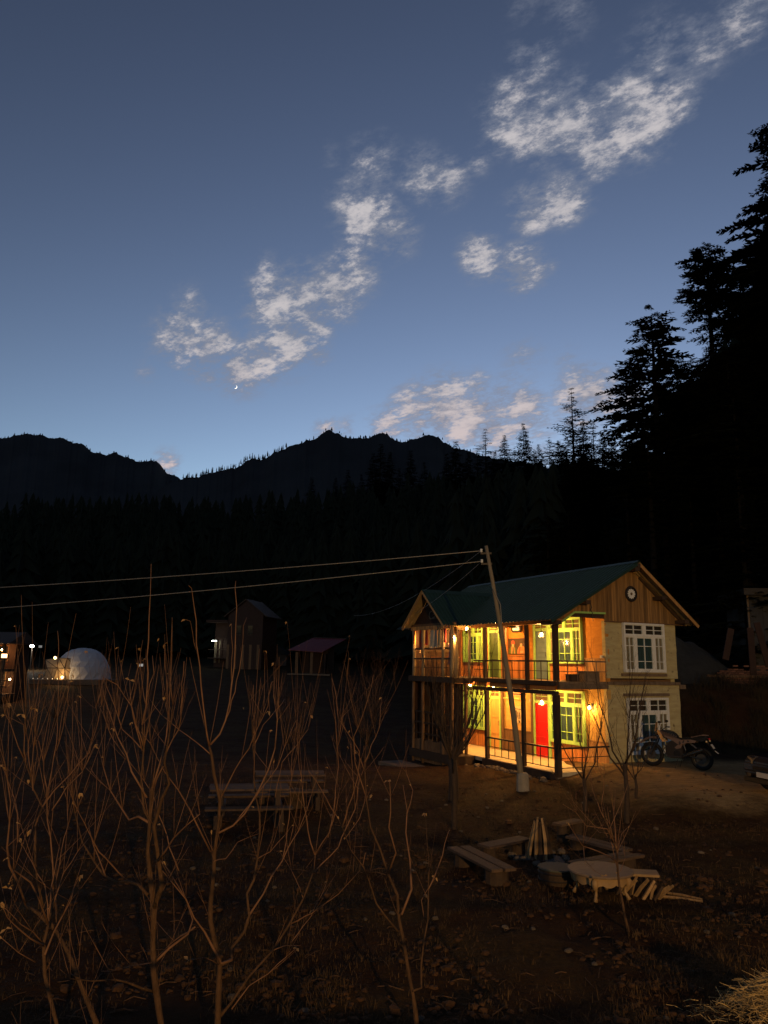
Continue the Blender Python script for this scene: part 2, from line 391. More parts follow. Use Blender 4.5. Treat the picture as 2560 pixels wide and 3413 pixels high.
def soil_material():
    m_ = bpy.data.materials.new('bare_orchard_soil'); m_.use_nodes = True; t = m_.node_tree; b = t.nodes['Principled BSDF']
    b.inputs['Roughness'].default_value = .95; b.inputs['Specular IOR Level'].default_value = .1
    tcn = nd(t, 'ShaderNodeTexCoord')
    def nz(s, d, st_=(1,1,1)):
        mp = nd(t, 'ShaderNodeMapping'); mp.inputs['Scale'].default_value = st_; t.links.new(tcn.outputs['Object'], mp.inputs[0])
        n_ = nd(t, 'ShaderNodeTexNoise'); t.links.new(mp.outputs[0], n_.inputs['Vector']); n_.inputs['Scale'].default_value = s; n_.inputs['Detail'].default_value = d; n_.inputs['Roughness'].default_value = .65; return n_.outputs['Fac']
    def mr(v, a, b_):
        k = nd(t, 'ShaderNodeMapRange'); t.links.new(v, k.inputs[0]); k.inputs[1].default_value = a; k.inputs[2].default_value = b_; return k.outputs[0]
    def mix(f, a, b_):
        k = nd(t, 'ShaderNodeMix', data_type='RGBA'); t.links.new(f, k.inputs[0])
        for i, q in ((6, a), (7, b_)):
            if isinstance(q, tuple): k.inputs[i].default_value = (*q, 1)
            else: t.links.new(q, k.inputs[i])
        return k.outputs[2]
    soil = mix(mr(nz(1.8, 9), .35, .65), (.022,.009,.003), (.050,.023,.008))
    grass = mix(mr(nz(14, 6, (1, .5, 1)), .3, .7), (.030,.017,.005), (.068,.039,.013))
    a = mix(mr(nz(.55, 7), .46, .60), soil, grass)
    speck = mix(mr(nz(9, 4), .66, .72), a, (.085,.06,.034))
    # trodden drive beside the house and in front of it
    geo = nd(t, 'ShaderNodeSeparateXYZ'); t.links.new(tcn.outputs['Object'], geo.inputs[0])
    def mt(op, p, q):
        k = nd(t, 'ShaderNodeMath', operation=op)
        for i, v in ((0, p), (1, q)):
            if isinstance(v, (int, float)): k.inputs[i].default_value = v
            else: t.links.new(v, k.inputs[i])
        return k.outputs[0]
    wob = mt('MULTIPLY', mt('SUBTRACT', nz(.5, 5), .5), 3.0)
    yy = mt('ADD', geo.outputs[1], wob)
    path = mt('MULTIPLY', mt('MULTIPLY', mr(yy, 18.6, 19.6), mr(yy, 27.0, 25.6)), mr(mt('ADD', geo.outputs[0], wob), 5.2, 8.0))
    drive = mix(mr(nz(3.5, 8, (1, 2.2, 1)), .35, .65), (.20,.135,.06), (.33,.225,.105))
    fin = mix(path, speck, drive)
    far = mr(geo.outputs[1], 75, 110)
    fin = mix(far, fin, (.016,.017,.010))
    t.links.new(fin, b.inputs['Base Color'])
    bp = nd(t, 'ShaderNodeBump'); bp.inputs['Strength'].default_value = .9; bp.inputs['Distance'].default_value = .10
    t.links.new(nz(11, 9), bp.inputs['Height']); t.links.new(bp.outputs[0], b.inputs['Normal'])
    return m_
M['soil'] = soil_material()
def make_ground():
    az = [-180+i*9 for i in range(14)]+[-54+i*.8 for i in range(136)]+[54.8+i*9 for i in range(14)]
    az = sorted(set(round(a, 3) for a in az if a < 180))
    rad = [.6+.22*i for i in range(205)]
    while rad[-1] < 6000: rad.append(rad[-1]*1.045)
    vs = [(0, 0, ground(0, 0))]; fs = []
    for r_ in rad:
        for a in az:
            x, y = r_*math.sin(R(a)), r_*math.cos(R(a)); vs.append((x, y, ground(x, y)))
    n = len(az)
    for k in range(n): fs.append((0, 1+(k+1) % n, 1+k))
    for i in range(len(rad)-1):
        for k in range(n):
            a = 1+i*n+k; b = 1+i*n+(k+1) % n; fs.append((a, b, b+n, a+n))
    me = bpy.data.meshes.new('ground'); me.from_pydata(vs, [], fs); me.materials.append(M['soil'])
    me.polygons.foreach_set('use_smooth', [True]*len(fs)); me.update()
    bm = bmesh.new(); bm.from_mesh(me); bmesh.ops.recalc_face_normals(bm, faces=bm.faces)
    if bm.faces[0].normal.z < 0: bmesh.ops.reverse_faces(bm, faces=bm.faces)
    bm.to_mesh(me); bm.free()
    return tag(link('ground', me), kind='structure')
make_ground()

# ------------------------------------------------------------------ far mountains
def mountain(pts, Y, seed, ybase=.45):
    rg = random.Random(seed); line = []
    for (x0, y0), (x1, y1) in zip(pts, pts[1:]):
        n = max(2, int(abs(x1-x0)/6))
        for i in range(n):
            t = i/n; P = atY(x0+(x1-x0)*t, y0+(y1-y0)*t, Y)
            P.z += 9*mn.noise(Vector((P.x*.03, seed, 0)))+5*mn.noise(Vector((P.x*.11, seed, 4)))
            line.append(P)
    rows = [(1.10, .55), (1.05, .86), (1.0, 1.0), (.975, .93), (.94, .84), (.90, .74), (.85, .62), (.79, .48), (.72, .34), (.63, .2), (.52, .06), (ybase, -.1)]
    vs = []; fs = []; n = len(line)
    for j, (ky, kz) in enumerate(rows):
        for i, P in enumerate(line):
            g = mn.noise(Vector((P.x*.006, j*.35, seed)))*.6+mn.noise(Vector((P.x*.02, j*.8, seed+5)))*.3
            q = 0 if j == 2 else 1
            vs.append((P.x*(ky+.05*q*g), Y*(ky+.05*q*g), P.z*kz*(1+.16*q*g)))
    for j in range(len(rows)-1):
        for i in range(n-1): fs.append((j*n+i, j*n+i+1, (j+1)*n+i+1, (j+1)*n+i))
    me = bpy.data.meshes.new('mountain'); me.from_pydata(vs, [], fs); me.materials.append(M['mount']); me.update()
    return tag(link('mountain', me), kind='structure'), line
zM = lambda x, y: (x/1.185, 1300+y/1.185)
zN = lambda x, y: (1100+x/1.136, 1200+y/1.136)
left_pts = [(-900, 1500), (-300, 1480)]+[zM(*p) for p in ((0,192),(40,182),(100,172),(150,180),(250,192),(320,215),(370,242),(420,258),(460,250),(500,262),(550,285),(600,278),(630,290),(660,325),(690,345),(760,368),(900,420))]
right_pts = [zM(*p) for p in ((560,420),(690,362),(720,352),(800,335),(880,318),(940,300),(1000,275),(1060,262),(1120,235),(1180,210),(1240,190),(1300,160),(1340,175),(1360,188),(1410,190),(1470,183),(1530,172),(1560,200),(1610,205))]+[zN(*p) for p in ((300,302),(360,285),(410,290),(430,312),(470,330),(520,345),(560,358),(700,385))]+[(2200, 1600), (2900, 1700)]
_, lineL = mountain(left_pts, 2300, 11)
_, lineR = mountain(right_pts, 1900, 23)
def mini_conifer(mb, P, h, wd, rg, n=5, tiers=5):
    x, y, z = P
    for k in range(tiers):
        t0 = k/tiers; zb = z+h*(.08+.9*t0); zt = z+h*min(1, .08+.9*(t0+1.9/tiers)); r_ = wd*(1-t0)**.8*rg.uniform(.75, 1.2)
        a0 = rg.uniform(0, 6.28); vs = [(x, y, zt)]
        for i in range(2*n):
            a = a0+math.pi*i/n; q = r_*(rg.uniform(.8, 1.25) if i % 2 == 0 else .45)
            vs.append((x+q*math.cos(a), y+q*math.sin(a), zb+(rg.uniform(-.02, .02)*h if i % 2 == 0 else .05*h)))
        mb.add(vs, [(0, 1+i, 1+(i+1) % (2*n)) for i in range(2*n)])
rg = random.Random(5); mb = MB()
for line, lo, hi in ((lineL, 5, 10), (lineR, 5, 10)):
    for P in line[6:-6]:
        px, py = project(P)
        sad = 620 < px < 960
        for q in range(2 if sad else 1):
            if rg.random() < (.85 if sad else .62):
                h = rg.uniform(lo, hi)*(1.8 if sad else 1)
                mini_conifer(mb, (P.x+rg.uniform(-7, 7), P.y-rg.uniform(0, 12), P.z-4), h, h*(.14 if sad else rg.uniform(.22, .4)), rg, 4, 3)
tag(mb.build('ridge_trees', M['mount'], fix=False), 'distant fringe of trees along the mountain ridge', 'trees', kind='stuff')

# crescent moon
P = CAM+ray(785, 1290).normalized()*9000; mb = MB(); rM = 20
poly = [(rM*math.cos(R(a)), rM*math.sin(R(a))) for a in range(-115, 66, 12)]+[(rM*.85*math.cos(R(a))-4, rM*.85*math.sin(R(a))+4) for a in range(60, -112, -12)]
dv = (P-CAM).normalized()
mb.prism(poly, -2, 2, lambda a, b, d: P+RC*a+UC*b+dv*d)
tag(mb.build('moon', emit('moonlight', (1, .93, .8), .55)), 'thin crescent moon low above the mountain saddle', 'moon')

# ------------------------------------------------------------------ conifers
def conifer_mesh(seed, h, kind):
    """returns (trunk MB, crown MB) for a tree of height h: 'deodar' flat layered crown, 'spruce' pointed, 'sparse' open and thin"""
    rg = random.Random(seed); tr = MB(); cr_ = MB()
    r0 = (h*.014+.06)*(1 if kind == 'deodar' else .5)
    lean = rg.uniform(-.01, .01)
    tr.tube([(lean*h*t, 0, h*t-.3) for t in (0, .25, .5, .75, .97)], [r0, r0*.85, r0*.6, r0*.35, r0*.08], 7)
    base = {'deodar': .06, 'spruce': .06, 'sparse': .12}[kind]; gap = {'deodar': h*.026, 'spruce': h*.024, 'sparse': h*.042}[kind]
    z = h*base
    while z < h*.995:
        t = (z/h-base)/(1-base)
        if kind == 'deodar': prof = h*.215*(1-t**3.6)*(.62+.38*math.sin(t*9+seed))+h*(.06 if t > .80 else 0)*(1-((t-.8)/.2)**4 if t > .8 else 1)
        elif kind == 'spruce': prof = h*.21*(1-t)**.85*(.9+.1*math.sin(t*29+seed))
        else: prof = h*.25*(1-t)**.8*(.75+.25*math.sin(t*23+seed))
        for k in range({'deodar': 7, 'spruce': 7, 'sparse': 7}[kind]):
            a = rg.uniform(0, 6.283); ln = max(.25, prof*rg.uniform(.45, 1.15))
            rise = {'deodar': .10, 'spruce': -.12, 'sparse': .22}[kind]+rg.uniform(-.1, .12)
            dx, dy = math.cos(a), math.sin(a); n = max(3, int(ln/(.34 if kind != 'sparse' else .3)))
            pts = []
            for i in range(n+1):
                s_ = i/n; zz = z+ln*(rise*s_-(.22 if kind == 'deodar' else .18)*s_*s_+ (.12*s_**4 if kind == 'spruce' else 0))
                pts.append(Vector((lean*z+dx*ln*s_, dy*ln*s_, zz)))
            cr_.tube([pts[0], pts[n//2], pts[-1]], [max(.03, ln*.018), ln*.012, .012], 3, cap=False)
            for i in range(1, n+1):
                s_ = i/n; p = pts[i]; wd = (.10+.22*math.sin(math.pi*min(1, s_*.9+.05)))*min(ln, 3.2)*.62
                if kind == 'sparse': wd *= .6
                for q in range(8 if kind == 'deodar' else (4 if kind == 'spruce' else 3)):
                    sd = rg.choice((-1, 1)); f_ = rg.uniform(.2, 1.0)
                    dr = Vector((-dy*sd*rg.uniform(.5, 1)+dx*f_, dx*sd*rg.uniform(.5, 1)+dy*f_, rg.uniform(-.32, .14))).normalized()
                    L = wd*rg.uniform(.5, 1.3)+.12; L = L if kind == 'deodar' else L*min(1, .35+2.2*(1-t))+.06; sdv = dr.cross(Vector((0, 0, 1))).normalized()*L*(rg.uniform(.13, .26) if kind == 'deodar' else (rg.uniform(.16, .30) if kind == 'spruce' else rg.uniform(.14, .28)))
                    o_ = p+Vector((rg.uniform(-.1, .1), rg.uniform(-.1, .1), rg.uniform(-.12, .1)))
                    cr_.add([o_-sdv*.4, o_+dr*L*.5-sdv+Vector((0,0,-.05*L)), o_+dr*L, o_+dr*L*.55+sdv, o_+sdv*.4], [(0, 1, 2, 3, 4)])
        z += gap*rg.uniform(.75, 1.25)
    return tr, cr_
CONI = {}
def conifer(px, py, h, kind, seed, label, group, Y=None, shape=None, y0=48):
    key = (kind, seed)
    if key not in CONI:
        tr, c_ = conifer_mesh(seed, 28 if kind == 'deodar' else 16, kind)
        CONI[key] = (tr.mesh('trunk', M['conbark']), c_.mesh('crown', M['needles'], fix=False), 28 if kind == 'deodar' else 16)
    tm, cm, H = CONI[key]
    d = ray(px, py)
    if Y is None:
        best = None; n = 500
        for i in range(n):
            y_ = y0+(260-y0)*i/n; P = CAM+d*(y_/d.y); e = P.z-(ground(P.x, P.y, False)+h)
            if best is None or abs(e) < abs(best[0]): best = (e, y_, P)
            if abs(e) < .4: break
        P = best[2]; h = P.z-ground(P.x, P.y, False)
    else:
        P = CAM+d*(Y/d.y); h = P.z-ground(P.x, P.y, False)
    e = empty('conifer_tree', (P.x, P.y, P.z-h), rnd.uniform(0, 6.28), label, 'tree', group)
    s_ = h/H; wx = s_*(shape or 1); e.scale = (wx, wx, s_)
    link('trunk', tm, e); link('crown', cm, e)
    return e
G1 = 'tall cedars on the wooded slope'; G2 = 'small firs along the skyline'; G3 = 'dark firs standing before the mountain'
conifer(2345, 800, 36, 'deodar', 1, 'tall flat topped cedar with bare trunk showing, beside the shorter cedar', G1, shape=1.1)
conifer(2165, 1005, 28, 'deodar', 2, 'shorter broad cedar at the open end of the cedar row', G1, shape=1.1)
conifer(2575, 385, 46, 'deodar', 3, 'tallest cedar of the slope, rising highest into the sky', G1, shape=1.2)
for i, (x, y, h, s_) in enumerate(((2475, 880, 34, 1), (2545, 800, 36, 2), (2430, 960, 30, 3), (2380, 1130, 28, 1), (2250, 1180, 24, 3), (2500, 1010, 30, 2), (2560, 1060, 28, 1), (2290, 1270, 22, 2), (2420, 1200, 24, 3), (2620, 700, 40, 1), (2700, 520, 44, 2))):
    conifer(x, y, h, 'deodar', s_, 'cedar packed into the black mass of the wooded slope', G1)
conifer(1905, 1288, 15, 'sparse', 4, 'slender open branched fir, tallest on the low skyline', None, shape=1.7, y0=100)
conifer(1618, 1425, 13, 'sparse', 5, 'thin spiky fir standing alone against pink cloud', None, shape=1.5, y0=110)
conifer(1745, 1410, 16, 'spruce', 6, 'bushy pointed fir on the skyline near the spiky fir', None, shape=1.6, y0=110)
conifer(1682, 1450, 13, 'spruce', 7, 'short fir between the spiky fir and the bushy fir', None, shape=1.7, y0=110)
for i, (x, y, h) in enumerate(((1830, 1455, 12), (1862, 1465, 12), (1940, 1395, 13), (1975, 1408, 13), (2010, 1440, 13), (1795, 1478, 12), (1715, 1490, 12), (1520, 1470, 14), (1560, 1505, 12), (1590, 1490, 12), (1650, 1500, 12), (1780, 1500, 12), (1930, 1450, 12), (2040, 1465, 14), (1880, 1480, 12))):
    conifer(x, y, h, 'sparse' if i % 3 == 0 else 'spruce', 4+(i % 4) if i % 3 else 4+(i % 2), 'small fir along the jagged skyline of the wooded slope', G2, shape=1.6, y0=105)
for i, (x, y, h) in enumerate(((1268, 1478, 19), (1245, 1510, 16), (1300, 1505, 16), (1368, 1500, 18), (1490, 1510, 16), (1160, 1565, 13), (1415, 1540, 15), (1330, 1560, 15), (1120, 1590, 13), (1040, 1590, 14), (1205, 1580, 14))):
    conifer(x, y, h, 'spruce', 6+(i % 2), 'dark fir rising in front of the far mountain', G3, shape=1.4, y0=130)
rg = random.Random(61); k = 0; tries = 0
while k < 80 and tries < 4000:                     # cedars filling the near slope, each under the skyline
    tries += 1
    a = rg.uniform(11.5, 38); r0 = lerp_tab(RFOOT, a); r_ = r0-4+(106-r0)*rg.random(); x, y = r_*math.sin(R(a)), r_*math.cos(R(a)); h = rg.uniform(11, 30); z = ground(x, y, False)
    px, py = project((x, y, z+h)); lim = [yy for xx, yy in ((2000, 1470), (2100, 1420), (2200, 1330), (2330, 1150), (2420, 960), (2560, 820), (9999, 600)) if px < xx][0]
    if py < lim+20: continue
    e = empty('conifer_tree', (x, y, z-.3), rg.uniform(0, 6.28), 'cedar packed into the black mass of the wooded slope', 'tree', G1)
    tm, cm, H = CONI[('deodar', rg.choice((1, 2, 3)))]; e.scale = (h/H*1.15, h/H*1.15, h/H); link('trunk', tm, e); link('crown', cm, e); k += 1
SIL_DONE = True
# the closed wood on the slopes reads as one mass
SIL = [(-400, 1640), (300, 1625), (800, 1625), (1080, 1610), (1250, 1570), (1450, 1560), (1600, 1535), (1800, 1515), (1950, 1480), (2050, 1450), (2200, 1400), (2330, 1260), (2400, 1120), (2560, 960), (3400, 700)]
rg = random.Random(9); mb = MB(); n = 0; tries = 0
while n < 1500 and tries < 14000:
    tries += 1
    a = rg.uniform(-38, 42); r0 = lerp_tab(RFOOT, a); r1 = lerp_tab(RIDGE, a); r_ = rg.uniform(r0-6, r1+10)
    if a > 13 and r_ < 105: continue
    x, y = r_*math.sin(R(a)), r_*math.cos(R(a)); h = rg.uniform(10, 21); z = ground(x, y, False)
    px, py = project((x, y, z+h))
    lim = SIL[-1][1]
    for (x0, y0), (x1, y1) in zip(SIL, SIL[1:]):
        if x0 <= px <= x1: lim = y0+(y1-y0)*(px-x0)/(x1-x0); break
    if py < lim+rg.uniform(0, 25): continue
    mini_conifer(mb, (x, y, z-.5), h, h*rg.uniform(.17, .28), rg, 6, 9); n += 1
tag(mb.build('conifer_wood', M['needles'], fix=False), 'black mass of conifer wood on the slopes', 'wood', kind='stuff')
# ------------------------------------------------------------------ two-storey guest house
S_ = 1.06
HX, HY, HZ = 6.8704*S_, 23.6875*S_, HC-3.0024*S_
TH = 1.1119; DV = 1.9469*S_; WV = 3.0131*S_
UV = Vector((-math.cos(TH), math.sin(TH), 0)); VVv = Vector((math.sin(TH), math.cos(TH), 0))
def HW(u, v, w): return Vector((HX, HY, HZ))+UV*u+VVv*v+Vector((0, 0, w))      # house coordinates to world
house = empty('guest_house', (HX, HY, HZ), -TH, 'lit two storey timber and mud guest house with green tin roof', 'house')
fm = lambda a, b, d: (-a, -d, b)            # facade: a=u, b=w, d outward
gm_ = lambda a, b, d: (d, a, b)             # gable end: a=v, b=w, d outward
def fb(mb, mp, a0, a1, b0, b1, d0, d1):
    return mb.hexa([mp(a0,b0,d0), mp(a1,b0,d0), mp(a1,b0,d1), mp(a0,b0,d1), mp(a0,b1,d0), mp(a1,b1,d0), mp(a1,b1,d1), mp(a0,b1,d1)])
def hb(mb, u0, u1, v0, v1, w0, w1): return mb.box(-u1, -u0, v0, v1, w0, w1)
def part(name, mt, *boxes, parent=house, bevel=0):
    mb = MB()
    for q in boxes: hb(mb, *q)
    return mb.build(name, mt, parent, bevel=bevel)
HL = 9.45; H2 = 2.70
# walls: rough courses, wavy surface on the visible faces
def rough_wall(name, mt, mp, a0, a1, b0, b1, amp, seed, parent=house, step=.11, base=-.02):
    mb = MB(); na = max(2, int((a1-a0)/step)); nb = max(2, int((b1-b0)/step)); vs = []; fs = []
    for j in range(nb+1):
        for i in range(na+1):
            a = a0+(a1-a0)*i/na; b = b0+(b1-b0)*j/nb
            d = amp*mn.noise(Vector((a*1.1+seed, b*3.2, seed)))+amp*.5*mn.noise(Vector((a*4+seed, b*9, seed)))
            vs.append(mp(a, b, d))
    n = na+1
    for j in range(nb):
        for i in range(na): fs.append((j*n+i, j*n+i+1, (j+1)*n+i+1, (j+1)*n+i))
    o = len(vs); vs += [mp(a0, b0, -.15), mp(a1, b0, -.15), mp(a1, b1, -.15), mp(a0, b1, -.15)]
    mb.add(vs, fs); t = len(vs)-4
    e_ = [(0, na), (nb*n, nb*n+na)]
    mb.f += [tuple(range(0, na+1))[::-1]+(o, o+1) if False else (t, t+1, t+2, t+3)]; mb.mi.append(0)
    mb.f.append(tuple(range(na, -1, -1))+(t, t+1)); mb.mi.append(0)
    mb.f.append(tuple(nb*n+i for i in range(na+1))+(t+2, t+3)); mb.mi.append(0)
    mb.f.append(tuple(j*n for j in range(nb+1))+(t+3, t)); mb.mi.append(0)
    mb.f.append(tuple(j*n+na for j in range(nb, -1, -1))+(t+1, t+2)); mb.mi.append(0)
    return mb.build(name, mt, parent, fix=True)
rough_wall('front_wall', M['plaster'], fm, 0.004, HL, -.25, H2-.16, .012, 1)
rough_wall('front_wall', M['plaster_up'], fm, 0.004, HL, H2-.10, 5.05, .012, 2)
rough_wall('gable_wall', M['mudwall'], gm_, -.012, WV, -.55, H2-.08, .022, 3)
rough_wall('gable_wall', M['mudwall'], gm_, -.004, WV-.03, H2+.12, 4.66, .016, 4)
part('rear_wall', M['mudwall'], (.16, HL, WV-.2, WV-.02, -.5, 4.6))
part('end_wall', M['mudwall'], (HL-.2, HL-.02, .17, WV-.21, -.5, 5.6))
part('floor_band', M['midwood'], (.152, HL, .152, WV-.22, H2-.12, H2+.08))
# weathered ledge round the gable between the storeys
mb = MB(); k = 14
for i in range(k):
    v0 = WV*i/k; v1 = WV*(i+1)/k-.004
    hb(mb, -.05-.03*rnd.random(), .1, v0, v1, H2-.10+.02*rnd.random(), H2+.02*rnd.random())
mb.build('stone_ledge', M['greywood'], house)
part('beam_end', M['greywood'], (-.06, .12, WV+.01, WV+.26, H2-.22, H2-.08))
part('lintel', M['greywood'], (-.075, .05, .66, 2.66, 2.25, 2.34))
part('lintel', M['greywood'], (-.06, .05, .62, 2.62, 2.89, 2.985))
part('plinth', M['stone'], (-.10, 3.95, -DV-.10, .02, -.75, -.13))

# windows ----------------------------------------------------------
def window(mp, a0, a1, b0, b1, mt, tr=.26, side=.27, cur=('tancur', 'tealcur', 'tancur'), name='window', flip=False):
    W_ = a1-a0; f = .06; D0, D1 = .015, .125
    mb = MB(); bt = b1-(b1-b0)*tr
    fb(mb, mp, a0, a0+f, b0, b1, D0, D1); fb(mb, mp, a1-f, a1, b0, b1, D0, D1)
    fb(mb, mp, a0+f, a1-f, b0, b0+f*1.2, D0, D1); fb(mb, mp, a0+f, a1-f, b1-f, b1, D0, D1)
    fb(mb, mp, a0+f, a1-f, bt-f*.6, bt+f*.6, D0, D1-.004)
    s1 = a0+W_*side; s2 = a1-W_*side; mid = (a0+a1)/2
    for s_ in (s1, s2): fb(mb, mp, s_-f*.7, s_+f*.7, b0+f*1.2, bt-f*.6, D0, D1-.008)
    fb(mb, mp, mid-f, mid+f, bt+f*.6, b1-f, D0, D1-.006)
    cells = []
    def grid(x0, x1, y0, y1, nx, rows, sash):
        fb(mb, mp, x0, x0+sash, y0, y1, D0, D1-.02); fb(mb, mp, x1-sash, x1, y0, y1, D0, D1-.02)
        fb(mb, mp, x0+sash, x1-sash, y0, y0+sash, D0, D1-.022); fb(mb, mp, x0+sash, x1-sash, y1-sash, y1, D0, D1-.022)
        x0 += sash; x1 -= sash; y0 += sash; y1 -= sash; g = .011
        xs = [x0+(x1-x0)*i/nx for i in range(nx+1)]
        ys = [y0]; 
        for r_ in rows: ys.append(ys[-1]+(y1-y0)*r_)
        for i in range(1, nx): fb(mb, mp, xs[i]-g, xs[i]+g, y0, y1, D0+.02, D1-.028)
        for j in range(1, len(ys)-1): fb(mb, mp, x0, x1, ys[j]-g, ys[j]+g, D0+.022, D1-.03)
        for i in range(nx):
            for j in range(len(ys)-1):
                cells.append((xs[i]+g*(i > 0), xs[i+1]-g*(i < nx-1), ys[j]+g*(j > 0), ys[j+1]-g*(j < len(ys)-2)))
    lo, hi = b0+f*1.2, bt-f*.6; rows = (.24, .50, .26)
    grid(a0+f, s1-f*.7, lo, hi, 2, rows, .03); grid(s1+f*.7, s2-f*.7, lo, hi, 2, rows, .045); grid(s2+f*.7, a1-f, lo, hi, 2, rows, .03)
    grid(a0+f, mid-f, bt+f*.6, b1-f, 2, (.5, .5), .02); grid(mid+f, a1-f, bt+f*.6, b1-f, 2, (.5, .5), .02)
    fr = mb.build(name, mt, house)
    for (x0, x1, y0, y1) in cells:
        fb(MB(), mp, 0, 1, 0, 1, 0, 1)
        m2 = MB(); fb(m2, mp, x0+.001, x1-.001, y0+.001, y1-.001, .072, .076); m2.build('pane', M['pane'], fr)
    for (x0, x1), c in (((a0+f, s1), cur[0]), ((s1, s2), cur[1]), ((s2, a1-f), cur[2])):
        m2 = MB(); n = max(4, int((x1-x0)/.035)); vs = []
        for i in range(n+1):
            x = x0+(x1-x0)*i/n; d = .050+.008*math.sin(i*1.9)+.004*math.sin(i*.7)
            vs += [mp(x, lo, d), mp(x, hi, d)]
        m2.add(vs, [(2*i, 2*i+2, 2*i+3, 2*i+1) for i in range(n)]); m2.build('curtain', M[c], fr, fix=False)
    m2 = MB(); fb(m2, mp, a0+f, a1-f, bt, b1-f, .044, .048); m2.build('vent_backing', M['dark'] if mt is not M['lime'] else M['midwood'], fr)
    return fr
window(fm, 1.05, 2.82, .60, 2.36, M['lime'], cur=('tancur', 'tealcur', 'tealcur'))
window(fm, 1.05, 2.80, 3.27, 4.84, M['lime'], cur=('tancur', 'tealcur', 'tancur'))
window(fm, 6.92, 8.46, .64, 2.36, M['lime'], cur=('tealcur', 'tealcur', 'tancur'))
window(fm, 7.00, 8.46, 3.29, 4.80, M['lime'], cur=('tancur', 'tealcur', 'tancur'))
window(gm_, .71, 2.53, 3.02, 4.63, M['white'])
window(gm_, .77, 2.55, .42, 2.20, M['white'])

# doors ------------------------------------------------------------
def small_panes(mp, a0, a1, b0, b1, nx, ny, fmat, parent, d=.07, back='midwood'):
    for i in range(nx):
        for j in range(ny):
            x0 = a0+(a1-a0)*i/nx+.015; x1 = a0+(a1-a0)*(i+1)/nx-.015; y0 = b0+(b1-b0)*j/ny+.012; y1 = b0+(b1-b0)*(j+1)/ny-.012
            m2 = MB(); fb(m2, mp, x0, x1, y0, y1, d-.02, d+.004); m2.build('pane', M[back], parent)
def door(mp, a0, a1, b0, b1, btop, mt, fmt, panels, plank=False, handle=-1, vent=True):
    f = .085; mb = MB()
    fb(mb, mp, a0, a0+f, b0, btop, .012, .085); fb(mb, mp, a1-f, a1, b0, btop, .012, .085)
    fb(mb, mp, a0+f, a1-f, btop-f, btop, .012, .085); fb(mb, mp, a0+f, a1-f, b1, b1+f, .012, .083)
    fr = mb.build('door_frame', fmt, house)
    if vent: 
        m2 = MB(); fb(m2, mp, a0+f, a1-f, b1+f, btop-f, .012, .05); v_ = m2.build('transom', fmt, fr)
        small_panes(mp, a0+f+.02, a1-f-.02, b1+f+.015, btop-f-.015, 2, 2, fmt, fr, .05)
    mb = MB(); fb(mb, mp, a0+f+.004, a1-f-.004, b0+.012, b1-.004, .012, .04)
    dr = mb.build('door', mt, house)
    x0, x1 = a0+f+.004, a1-f-.004
    if plank:
        n = 9
        for i in range(n):
            m2 = MB(); y0 = b0+.03+(b1-b0-.06)*i/n; y1 = b0+.03+(b1-b0-.06)*(i+1)/n-.012
            fb(m2, mp, x0+.03, x1-.03, y0, y1, .0395, .052); m2.build('door_board', mt, dr)
    else:
        m2 = MB(); t = .07
        fb(m2, mp, x0, x0+t, b0+.014, b1-.006, .0395, .058); fb(m2, mp, x1-t, x1, b0+.014, b1-.006, .0395, .058)
        ys = [b0+.014]+[b0+(b1-b0)*q for q in panels]+[b1-.006]
        for y in ys[:-1]: fb(m2, mp, x0+t, x1-t, y, y+t, .0395, .057)
        fb(m2, mp, x0+t, x1-t, b1-.006-t, b1-.006, .0395, .057)
        m2.build('door_rail', mt, dr)
    hx = x0+.06 if handle < 0 else x1-.06
    m2 = MB(); m2.tube([mp(hx, b0+(b1-b0)*.48, .058), mp(hx, b0+(b1-b0)*.48, .085), mp(hx, b0+(b1-b0)*.56, .085), mp(hx, b0+(b1-b0)*.56, .058)], .009, 6); m2.build('handle', M['steel'], dr)
    return dr
door(fm, 2.86, 3.78, 0.0, 1.86, 2.36, M['red'], M['lime'], (.22, .34, .62))
door(fm, 2.84, 3.70, H2, 4.42, 4.80, M['blue'], M['lime'], (), plank=True)
door(fm, 5.86, 6.64, H2, 4.44, 4.78, M['green'], M['lime'], (.4,), handle=1)
door(fm, 5.84, 6.62, 0.0, 1.88, 2.36, M['yellowdoor'], M['lime'], (.3, .62))
# little four-light window and slatted vent
mb = MB()
mb.prism([(4.44, 4.50), (4.52, 4.42), (5.02, 4.42), (5.10, 4.50), (5.10, 4.80), (4.44, 4.80)], .012, .06, fm)
sw = mb.build('lit_window', M['dark'], house)
EM_WIN = emit('lit_pane', (1, .68, .30), .45)
for i in range(2):
    for j in range(2):
        m2 = MB(); fb(m2, fm, 4.57+.21*i, 4.76+.21*i, 4.49+.145*j, 4.615+.145*j, .055, .064); m2.build('pane', EM_WIN, sw)
mb = MB(); fb(mb, fm, 4.50, 5.28, 2.04, 2.40, .012, .05); vt = mb.build('slatted_vent', M['pine2'], house)
for j in range(3):
    m2 = MB(); fb(m2, fm, 4.56, 5.2, 2.09+.1*j, 2.145+.1*j, .045, .056); m2.build('slot', M['dark'], vt)
part('wall_shelf', M['lime'], (4.3, 5.6, -.10, -.012, 1.93, 1.96))

